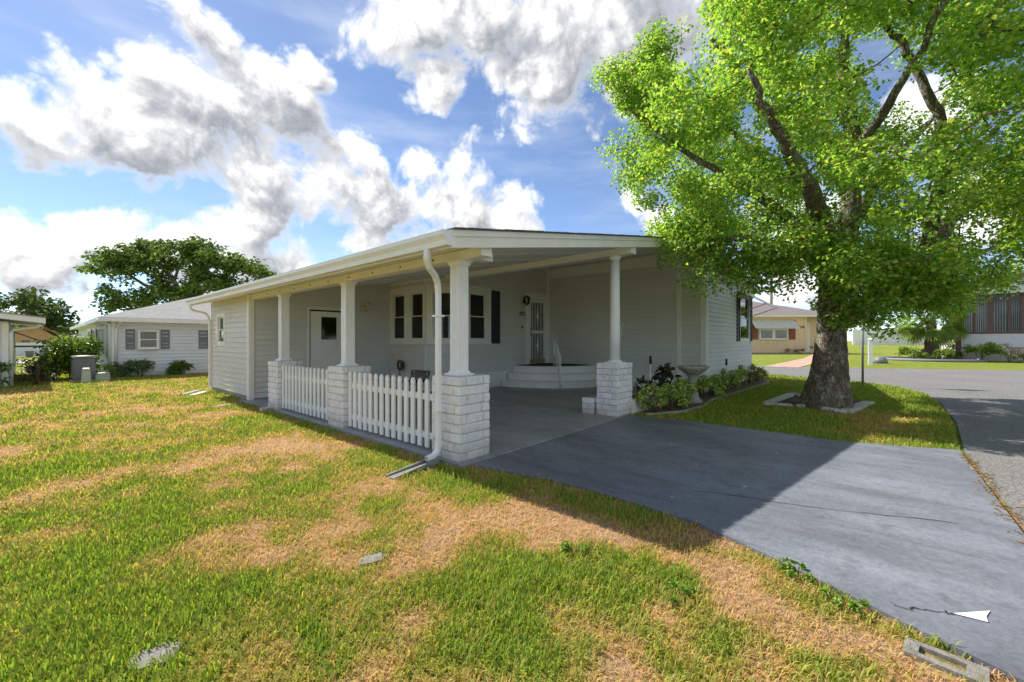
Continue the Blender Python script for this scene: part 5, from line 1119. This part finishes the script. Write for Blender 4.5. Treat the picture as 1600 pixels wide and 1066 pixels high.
def tan_house():
    Y = 58; t = thing('tan_house', (0, Y, 0), 'tan house with brown gable roof behind the white fence', 'house'); x0, x1 = PYX(15, Y), PYX(89, Y); dep = project((x0, Y, 0))[2]; zz = lambda py: CAM[2]+(HZ-py)/FPX*dep
    xp = PYX(58, Y); zl, zp, zr = zz(517), zz(509), zz(527)
    m = MB(); m.prism([(x0, Y, 0), (x1, Y, 0), (x1, Y, zr), (xp, Y, zp), (x0, Y, zl)][::-1], (0, 9, 0)); m.build('wall', 'orange_far', t)
    m = MB(); m.hexa([(xp, Y-.5, zp), (x1+.6, Y-.5, zr-.12), (x1+.6, Y+9, zr-.12), (xp, Y+9, zp), (xp, Y-.5, zp+.2), (x1+.6, Y-.5, zr+.08), (x1+.6, Y+9, zr+.08), (xp, Y+9, zp+.2)]); m.hexa([(x0-.6, Y-.5, zl-.12), (xp, Y-.5, zp), (xp, Y+9, zp), (x0-.6, Y+9, zl-.12), (x0-.6, Y-.5, zl+.08), (xp, Y-.5, zp+.2), (xp, Y+9, zp+.2), (x0-.6, Y+9, zl+.08)]); m.build('roof', 'roof_brown', t)
    for (a, b) in ((34, 46), (64, 76)):
        f = frame((PYX(a, Y), Y), (PYX(b, Y), Y)); m = MB(); m.fbox(f, 0, f.L, 0, .05, zz(536), zz(532)); w = m.build('window', 'brown_trim', t); m = MB(); m.fbox(f, .08, f.L-.08, .05, .06, zz(535.6), zz(532.4)); m.build('pane', 'glass', w)
    g = thing('grey_roof_house', (PYX(110, 60), 60, 0), 'low house with pale grey roof right of the tan house', 'house'); x0, x1 = PYX(90, 60), PYX(150, 60); dep2 = project((x0, 60, 0))[2]; z2 = lambda py: CAM[2]+(HZ-py)/FPX*dep2
    m = MB(); m.box(x0, x1, 60, 68, 0, z2(528)); m.build('wall', 'brown_trim', g); m = MB(); m.hexa([(x0-.5, 59.4, z2(527.5)), (x1, 59.4, z2(527.5)), (x1, 68, z2(527.5)), (x0-.5, 68, z2(527.5)), (x0+3, 63, z2(519)), (x1, 63, z2(519)), (x1, 65, z2(519)), (x0+3, 65, z2(519))]); m.build('roof', 'roof_grey', g)
tan_house()

# ---------------------------------------------------------------- across the street
def peach_house():
    # facade facing the road, parallel to the picture's right axis
    A = G(1172, 552.5); D = project(A)[2]; t = thing('peach_house', (A[0], A[1], 0), 'peach house with mauve roof and striped awning across the street', 'house')
    ux = np.array([*RT, 0.0]); un = np.array([*-FW, 0.0]); s = D/FPX; z = lambda py: CAM[2]+(HZ-py)*s
    f = lambda a, n, h: A+ux*a+un*n+np.array([0, 0, h]); f.n = un; X = lambda px: (px-1172)*s
    m = MB(); m.fbox(f, -3, X(1259), -8, 0, 0, z(494)); m.build('wall', 'orange_wall', t); m = MB(); m.fbox(f, X(1259), X(1300), -8, -1.6, 0, z(494)); m.build('porch_wall', 'orange_wall', t)
    m = MB(); m.fbox(f, X(1257), X(1260.5), -.1, .03, 0, z(495)); m.build('corner_trim', 'orange_wall', t)
    m = MB(); m.fbox(f, -4, X(1300), .5, .56, z(495.5), z(492)); m.fbox(f, -4, X(1300), -1, .5, z(494.8), z(494)); m.build('fascia', 'trim', t)
    m = MB(); e = .6; V = [f(-4, e, z(492)), f(X(1302), e, z(492)), f(X(1302), -9, z(492)), f(-4, -9, z(492)), f(-4, -4.2, z(462)), f(X(1196), -4.2, z(462))]; m.add(V, [(0, 1, 5, 4), (1, 2, 5), (2, 3, 4, 5), (3, 0, 4), (3, 2, 1, 0)]); m.build('roof', 'roof_mauve', t)
    w0, w1 = X(1185), X(1231)
    window(t, f, w0+.15, (w0+w1)/2-.12, z(529), z(516), trim=.12, grid=None, sashes=1, proud=.02, off=.108); window(t, f, (w0+w1)/2+.12, w1-.15, z(529), z(516), trim=.12, grid=None, sashes=1, proud=.02, off=.108)
    for (a, b) in ((1175, 1183.5), (1232.5, 1242.5)): m = MB(); m.fbox(f, X(a), X(b), .0, .06, z(530.5), z(500)); m.build('shutter', 'red_shutter', t)
    m = MB()
    for k in range(14):
        a0 = X(1172)+(X(1240)-X(1172))*k/14; a1 = X(1172)+(X(1240)-X(1172))*(k+1)/14-.03; m.hexa([f(a0, .05, z(500)), f(a1, .05, z(500)), f(a1, 1.0, z(514)), f(a0, 1.0, z(514)), f(a0, .05, z(500)+.05), f(a1, .05, z(500)+.05), f(a1, 1.0, z(514)+.05), f(a0, 1.0, z(514)+.05)])
    m.build('awning', 'awning', t)
    d = MB(); d.fbox(f, X(1275), X(1283), -1.6, -1.54, .1, z(503)); d.build('door', 'trim', t)
    cu = bpy.data.curves.new('house_number', 'FONT'); cu.body = '1108'; cu.size = .32; cu.extrude = .01; cu.align_x = 'CENTER'; to = bpy.data.objects.new('tmp_text', cu); me = bpy.data.meshes.new_from_object(to); me.materials.clear(); me.materials.append(MATS['brown_trim']); o = bpy.data.objects.new('house_number', me); COL.objects.link(o); o.parent = t; o.location = f(X(1252), .03, z(513))-WLOC[t.name]; o.rotation_euler = (PI/2, 0, math.atan2(ux[1], ux[0])); bpy.data.objects.remove(to)
    m = MB(); m.fbox(f, -3, X(1259), .0, .5, -.02, .1); m.build('plinth', 'concrete', t)
    sh = f(X(1240), .9, 0); shrub('flower_shrub', 'small pink-flowered plant at the foot of the peach house', (sh[0], sh[1]), 2.6, .9, 260, .16, [(.35, .18, .16), (.4, .28, .25), (.12, .15, .05)], None, 81, 5, cat='plant')
peach_house()
def sunroom():
    A = G(1493, 563); D = project(A)[2]; t = thing('sunroom_house', (A[0], A[1], 0), 'pale house with brown-framed sunroom windows at the right edge', 'house')
    ux = np.array([0.0, -1.0, 0.0]); un = np.array([-1.0, 0.0, 0.0]); s = D/FPX; z = lambda py: CAM[2]+(HZ-py)*s
    def X(px): r = ray(px, HZ); return A[1]-(CAM[1]+r[1]*(A[0]-CAM[0])/r[0])
    f = lambda a, n, h: A+ux*a+un*n+np.array([0, 0, h]); f.n = un
    W = X(1720)
    m = MB(); m.fbox(f, 0, W, -9, -.03, z(535), z(520)); m.fbox(f, 0, W, -9, -.03, z(461), z(440)); m.build('wall', 'siding_far', t)
    m = MB()
    for k in range(6): h = z(542)+(z(521)-z(542))*k/6; h1 = z(542)+(z(521)-z(542))*(k+1)/6; m.hexa([f(0, -.03, h), f(W, -.03, h), f(W, .04, h), f(0, .04, h), f(0, -.03, h1), f(W, -.03, h1), f(W, .015, h1), f(0, .015, h1)])
    m.build('siding', 'siding_far', t)['kind'] = 'stuff'
    m = MB(); m.fbox(f, .1, W, -8.9, -.05, 0, z(541)); m.build('plinth', 'block_wall', t)
    bk = MB(); bh = (z(541)-.02)/4
    for r_ in range(4):
        for k in range(int(W/.42)): a = .1+k*.42+(r_ % 2)*.21; bk.fbox(f, a, a+.40, -.05, -.035, .02+r_*bh, .02+(r_+1)*bh-.02)
    bk.build('block', 'block_wall', t)['kind'] = 'stuff'
    xs = [1497, 1523, 1547, 1577, 1600, 1626, 1652, 1680, 1706]; wn = MB(); wn.fbox(f, 0, W, -.05, .06, z(462), z(459)); wn.fbox(f, 0, W, -.05, .06, z(522), z(519)); wo = wn.build('window_band', 'brown_trim', t)
    for k, px in enumerate(xs):
        w = .24 if k % 2 == 0 else .10; m = MB(); m.fbox(f, X(px)-w/2, X(px)+w/2, -.05, .055, z(519.5), z(461)); m.build('mullion', 'brown_trim', wo)
        if k < len(xs)-1:
            p = MB(); p.fbox(f, X(px)+.05, X(xs[k+1])-.05, -.01, .0, z(519.5), z(461.5)); p.build('pane', 'glass', wo)
            b = MB()
            for j in range(7): a0 = X(px)+(X(xs[k+1])-X(px))*(j+.1)/7; a1 = X(px)+(X(xs[k+1])-X(px))*(j+.85)/7; b.add([f(a0, -.3, z(519)), f(a1, -.22, z(519)), f(a1, -.22, z(461)), f(a0, -.3, z(461))], [(0, 1, 2, 3)])
            b.build('blind', 'blind', wo)
    m = MB(); m.fbox(f, 0, .25, -.05, .1, 0, z(459)); m.build('corner_post', 'brown_trim', t)
    # low gable
    pk = X(1640); m = MB(); V = [f(-.8, .7, z(463)), f(pk, .7, z(434)), f(W+.6, .7, z(463))]; m.prism([V[0], V[2], V[1]], f.n*-.6); m.build('gable', 'siding_far', t)
    m = MB()
    for (a, b) in ((V[0], V[1]), (V[1], V[2])): m.hexa([a-un*10, b-un*10, b+un*.2, a+un*.2, a-un*10+np.array([0, 0, .25]), b-un*10+np.array([0, 0, .25]), b+un*.2+np.array([0, 0, .25]), a+un*.2+np.array([0, 0, .25])])
    m.build('roof', 'brown_trim', t)
    b1 = f(X(1530), 1.2, 0); shrub('round_shrub', 'clipped round green bush before the sunroom', (b1[0], b1[1]), 2.2, 1.15, 1500, .12, GRN, None, 82, 8, dome=False)
    b2 = f(X(1570), 1.2, 0); shrub('flower_shrub', 'pink flowering plant right of the clipped bush', (b2[0], b2[1]), 1.4, 1.2, 300, .13, [(.6, .3, .36), (.65, .4, .42), (.2, .25, .08)], None, 83, 7, cat='plant')
    b3 = f(X(1587), 1.2, 0); shrub('low_plant', 'low green tuft at the right end of the sunroom bed', (b3[0], b3[1]), .9, .6, 250, .13, GRN, None, 84, 5, cat='plant')
sunroom()
def palm():
    b = G(1455, 563); D = project(b)[2]; t = thing('fan_palm', (b[0], b[1], 0), 'short fan palm with shaggy trunk in the round bed across the street', 'palm tree'); r = np.random.default_rng(9); m = MB()
    P = [b+np.array([0, 0, h]) for h in np.linspace(-.1, 2.8, 10)]; m.tube(P, [.42, .42, .38, .34, .3, .27, .25, .24, .22, .15], 14, True, True, lambda i, k: 1+.18*math.sin(k*2.4+i*2)); m.build('trunk', 'palm_trunk', t)
    V = []; T = []; c = []
    for k in range(80):
        a = r.random()*2*PI; el = -1.15+2.3*r.random(); d = np.array([math.cos(a)*math.cos(el), math.sin(a)*math.cos(el), math.sin(el)]); o = b+np.array([0, 0, 2.75]); tip = o+d*1.1; sd_ = np.cross(d, [0, 0, 1.]); sd_ /= np.linalg.norm(sd_); up = np.cross(sd_, d); ro_ = r.normal(0, .7); sd_ = sd_*math.cos(ro_)+up*math.sin(ro_); up = np.cross(sd_, d); col = np.array([(.20, .29, .05), (.27, .34, .07), (.14, .22, .04)][k % 3])
        i0 = len(V); V += [o-sd_*.015, o+sd_*.015, tip]; T.append((i0, i0+1, i0+2)); c += [col]*3
        for q in np.linspace(-1.25, 1.25, 15):
            dd = d*math.cos(q)+sd_*math.sin(q)-np.array([0, 0, .25]); e = tip+dd*.95; pr = np.cross(dd, up); pr /= np.linalg.norm(pr); i0 = len(V); V += [tip, tip+dd*.45+pr*.045, e, tip+dd*.45-pr*.045]; T += [(i0, i0+1, i0+2), (i0, i0+2, i0+3)]; c += [col*(.8+.4*r.random())]*4
    foliage('fronds', np.array(V), np.array(T), np.array(c), 'shrub_leaf', t)
    ring = [(b[0]+2.6*math.cos(a), b[1]+2.4*math.sin(a)) for a in np.linspace(0, 2*PI, 40)[:-1]]
    m = MB(); m.prism([(x, y, -.05) for x, y in ring], (0, 0, .12)); o = m.build('palm_bed', 'mulch', None, origin=(b[0], b[1], 0)); tag(o, kind='structure')
    m = MB(); m.tube([np.array([x, y, .06]) for x, y in ring+ring[:1]], .10, 6, False); o = m.build('bed_edging', 'shutter_grey', None, origin=(b[0], b[1], 0)); tag(o, 'dark ring edging round the palm bed', 'edging')
    for k, (dx, dy, w, h) in enumerate(((1.3, -1.2, 1.6, 1.0), (-1.0, .9, 1.5, .9), (1.6, .4, 1.2, .8), (-1.5, -.6, 1.3, .8))): shrub('bed_plant', ['dark leafy plant right of the palm trunk', 'green plant left of the palm trunk', 'plant at the back of the palm bed', 'low plant at the front left of the palm bed'][k], (b[0]+dx, b[1]+dy), w, h, 420, .2, GRN if k % 2 else [(.05, .09, .03), (.07, .11, .035)], 'plants in the palm bed', 90+k, 5, asp=.3, cat='plant')
palm()
def street_bits():
    p = G(1348, 602); t = thing('sign_post', (p[0], p[1], 0), 'thin grey street sign post right of the tree trunk', 'post'); m = MB(); m.tube([(p[0], p[1], -.1), (p[0], p[1], 2.4)], .03, 8); m.build('pole', 'galvanised', t)
    m = MB(); q = np.array([p[0], p[1], 2.25]); u = np.array([*RT, 0])*.28; m.hexa([q-u-np.array([0, 0, .3]), q+u-np.array([0, 0, .3]), q+u+np.array([*FW, 0])*.01-np.array([0, 0, .3]), q-u+np.array([*FW, 0])*.01-np.array([0, 0, .3]), q-u+np.array([0, 0, .3]), q+u+np.array([0, 0, .3]), q+u+np.array([*FW, 0])*.01+np.array([0, 0, .3]), q-u+np.array([*FW, 0])*.01+np.array([0, 0, .3])]); m.build('sign_back', 'galvanised', t)
    p = G(1360, 570); t = thing('marker_post', (p[0], p[1], 0), 'short white square post across the street', 'post'); m = MB(); m.box(p[0]-.1, p[0]+.1, p[1]-.1, p[1]+.1, -.1, 1.35); m.build('shaft', 'vinyl', t, bevel=.02); m = MB(); m.hexa([(p[0]-.13, p[1]-.13, 1.35), (p[0]+.13, p[1]-.13, 1.35), (p[0]+.13, p[1]+.13, 1.35), (p[0]-.13, p[1]+.13, 1.35), (p[0]-.02, p[1]-.02, 1.45), (p[0]+.02, p[1]-.02, 1.45), (p[0]+.02, p[1]+.02, 1.45), (p[0]-.02, p[1]+.02, 1.45)]); m.build('cap', 'vinyl', t)
    p = G(1375, 567.5); m = MB(); m.lathe((p[0], p[1], -.05), [(.34, 0), (.38, .15), (.29, .34), (.11, .42)], 12, True, lambda j, a: 1+.15*math.sin(2*a+j)+.08*math.sin(5*a)); o = m.build('boulder', 'ac_grey', None); tag(o, 'grey boulder beside the white post across the street', 'rock')
    A = G(1355, 537.5); A = at(1350, 537.5, 120); u = np.array([*RT, 0]); w = np.array([*FW, 0]); t = thing('white_wall', (A[0], A[1], 0), 'long white garden wall behind the far lawn', 'wall'); A[2] = 0
    for k in range(8): a = A+u*(k*3.4-3.2); b = a+u*3.34; m = MB(); zt_ = np.array([0, 0, 4.4]); m.hexa([a, b, b+w*.2, a+w*.2, a+zt_, b+zt_, b+w*.2+zt_, a+w*.2+zt_]); m.build('panel', 'vinyl', t)
    p = at(1205, 540, 62); t = thing('utility_pole', (p[0], p[1], 0), 'pale utility pole rising behind the peach house', 'pole'); m = MB(); m.tube([(p[0], p[1], 0), (p[0], p[1], 15)], [.26, .17], 10); m.build('shaft', 'concrete', t); m = MB(); q = np.array([p[0], p[1], 14.2]); m.tube([q-u*1.2, q+u*1.2], .07, 6); m.build('crossarm', 'concrete', t)
street_bits()

# ---------------------------------------------------------------- grass blades
def grass():
    r = np.random.default_rng(2); n = 680000
    # distance distribution with density falling off
    dd = np.linspace(1.0, 24, 400); w = dd*np.where(dd < 3, 1, (3/dd)**1.55); cdf = np.cumsum(w); cdf /= cdf[-1]
    d = np.interp(r.random(n), cdf, dd); a = (r.random(n)*2-1)*math.radians(60)+math.atan2(FW[1], FW[0]); x = CAM[0]+d*np.cos(a); y = CAM[1]+d*np.sin(a)
    L_ = on_left_lawn(x, y); R_ = on_right_lawn(x, y)
    bad = np.zeros(n, bool)
    for (px, py, s) in ((582, 873, .07), (243, 1024, .055)): p = G(px, py); bad |= ((x-p[0])/s)**2+((y-p[1])/(s*.75))**2 < 1
    c = G(1476, 1033); bad |= np.hypot(x-c[0], y-c[1]) < .105
    rp = np.array([G(*q)[:2] for q in ((1199, 632), (1235, 618), (1275, 622), (1345, 628), (1357, 633), (1328, 644), (1278, 639), (1235, 634))]); rc = rp.mean(0); bad |= inpoly(x, y, rc+(rp-rc)*1.12)
    bad |= (np.abs(x+.42) < .31) & (np.abs(y-.20) < .06)
    keep = (L_ | R_) & ~bad; x, y, d = x[keep], y[keep], d[keep]; n = len(x); dry = dryness(x, y)
    dr = np.clip(dry+r.normal(0, .25, n), 0, 1); thin = r.random(n) > (dry-.55)*.7; x, y, d, dr, dry = x[thin], y[thin], d[thin], dr[thin], dry[thin]; n = len(x)
    sc = np.maximum(1, d/3.2)**.75
    Lg = (.024+.032*r.random(n))*(1.15-.45*dry)*(1+.25*(sc-1)); tall = r.random(n) < .05; Lg[tall] *= 1.6; Wd = (.0040+.0034*r.random(n))*sc*np.where(dr > .6, .6, 1.0)
    ph = r.random(n)*2*PI; lean = np.clip(.5+.6*r.random(n)+.7*(dry-.3), .15, 1.6); dx, dy = np.cos(ph), np.sin(ph); px_, py_ = -dy*Wd/2, dx*Wd/2
    up = Lg/np.sqrt(1+lean**2*.6); ho = lean*Lg*.75; z0 = np.full(n, -.012)
    V = np.empty((n, 5, 3)); V[:, 0] = np.stack([x-px_, y-py_, z0], 1); V[:, 1] = np.stack([x+px_, y+py_, z0], 1)
    mx, my, mz = x+dx*ho*.38, y+dy*ho*.38, z0+up*.68
    V[:, 2] = np.stack([mx+px_*.85, my+py_*.85, mz], 1); V[:, 3] = np.stack([mx-px_*.85, my-py_*.85, mz], 1); V[:, 4] = np.stack([x+dx*ho, y+dy*ho, z0+up*(1.0-.12*lean)], 1)
    i = np.arange(n)*5; q = np.stack([i, i+1, i+2, i+3], 1); t = np.stack([i+3, i+2, i+4], 1); c = turf_col(dr, r.random(n))
    c[:, 0] *= 1+.25*(r.random(n)-.5); cc = np.repeat(c, 5, 0)
    left = x < 2.5
    for nm, msk in (('lawn_grass', left), ('lawn_grass', ~left)):
        k = np.where(msk)[0]; vi = (k[:, None]*5+np.arange(5)).ravel(); m_ = len(k); ii = np.arange(m_)*5
        me = fast_mesh(nm, V.reshape(-1, 3)[vi], np.stack([ii, ii+1, ii+2, ii+3], 1), np.stack([ii+3, ii+2, ii+4], 1), 'grass', cc[vi]); o = add_obj(nm, me); tag(o, 'patchy green and tan lawn grass left of the driveway' if msk is left else 'lawn grass under the big tree right of the driveway', 'grass', kind='stuff')
grass()
for k, (px, py, w) in enumerate(((905, 850, .22), (1060, 912, .24), (1235, 880, .26), (1310, 930, .24))):
    p = G(px, py)-np.array([.10, .03, 0]); shrub('weed_clump', ['leafy weed clump in the dry grass in mid lawn', 'broad weed clump in the lawn left of the driveway crack', 'weed clump at the driveway edge, farther one', 'weed clump at the driveway edge, nearer the camera'][k], (p[0], p[1]), w*1.0, .04, 320, .022, [(.13, .22, .03), (.18, .27, .04)], 'weeds in the lawn', 110+k, 3, asp=.7, cat='weed', flat=.5)
def litter():
    r = np.random.default_rng(8); C = []
    for k in range(130): t = r.random(); e = np.array([1.0-5.5*(1-t)*.35, -4.06, .01]); C.append((-.55+4.6*t**2, -4.03+r.normal(0, .03), .018))
    V, T, c = leaves(C, [.06]*len(C), [9]*len(C), .035, [(.42, .22, .08), (.34, .2, .1), (.5, .3, .12)], .12, .12, up=2.0, seed=8); o = add_obj('leaf_litter', fast_mesh('leaf_litter', V, np.zeros((0, 4), int), T, 'shrub_leaf', c)); tag(o, 'dry brown litter along the driveway and road joint', 'litter', kind='stuff')
litter()
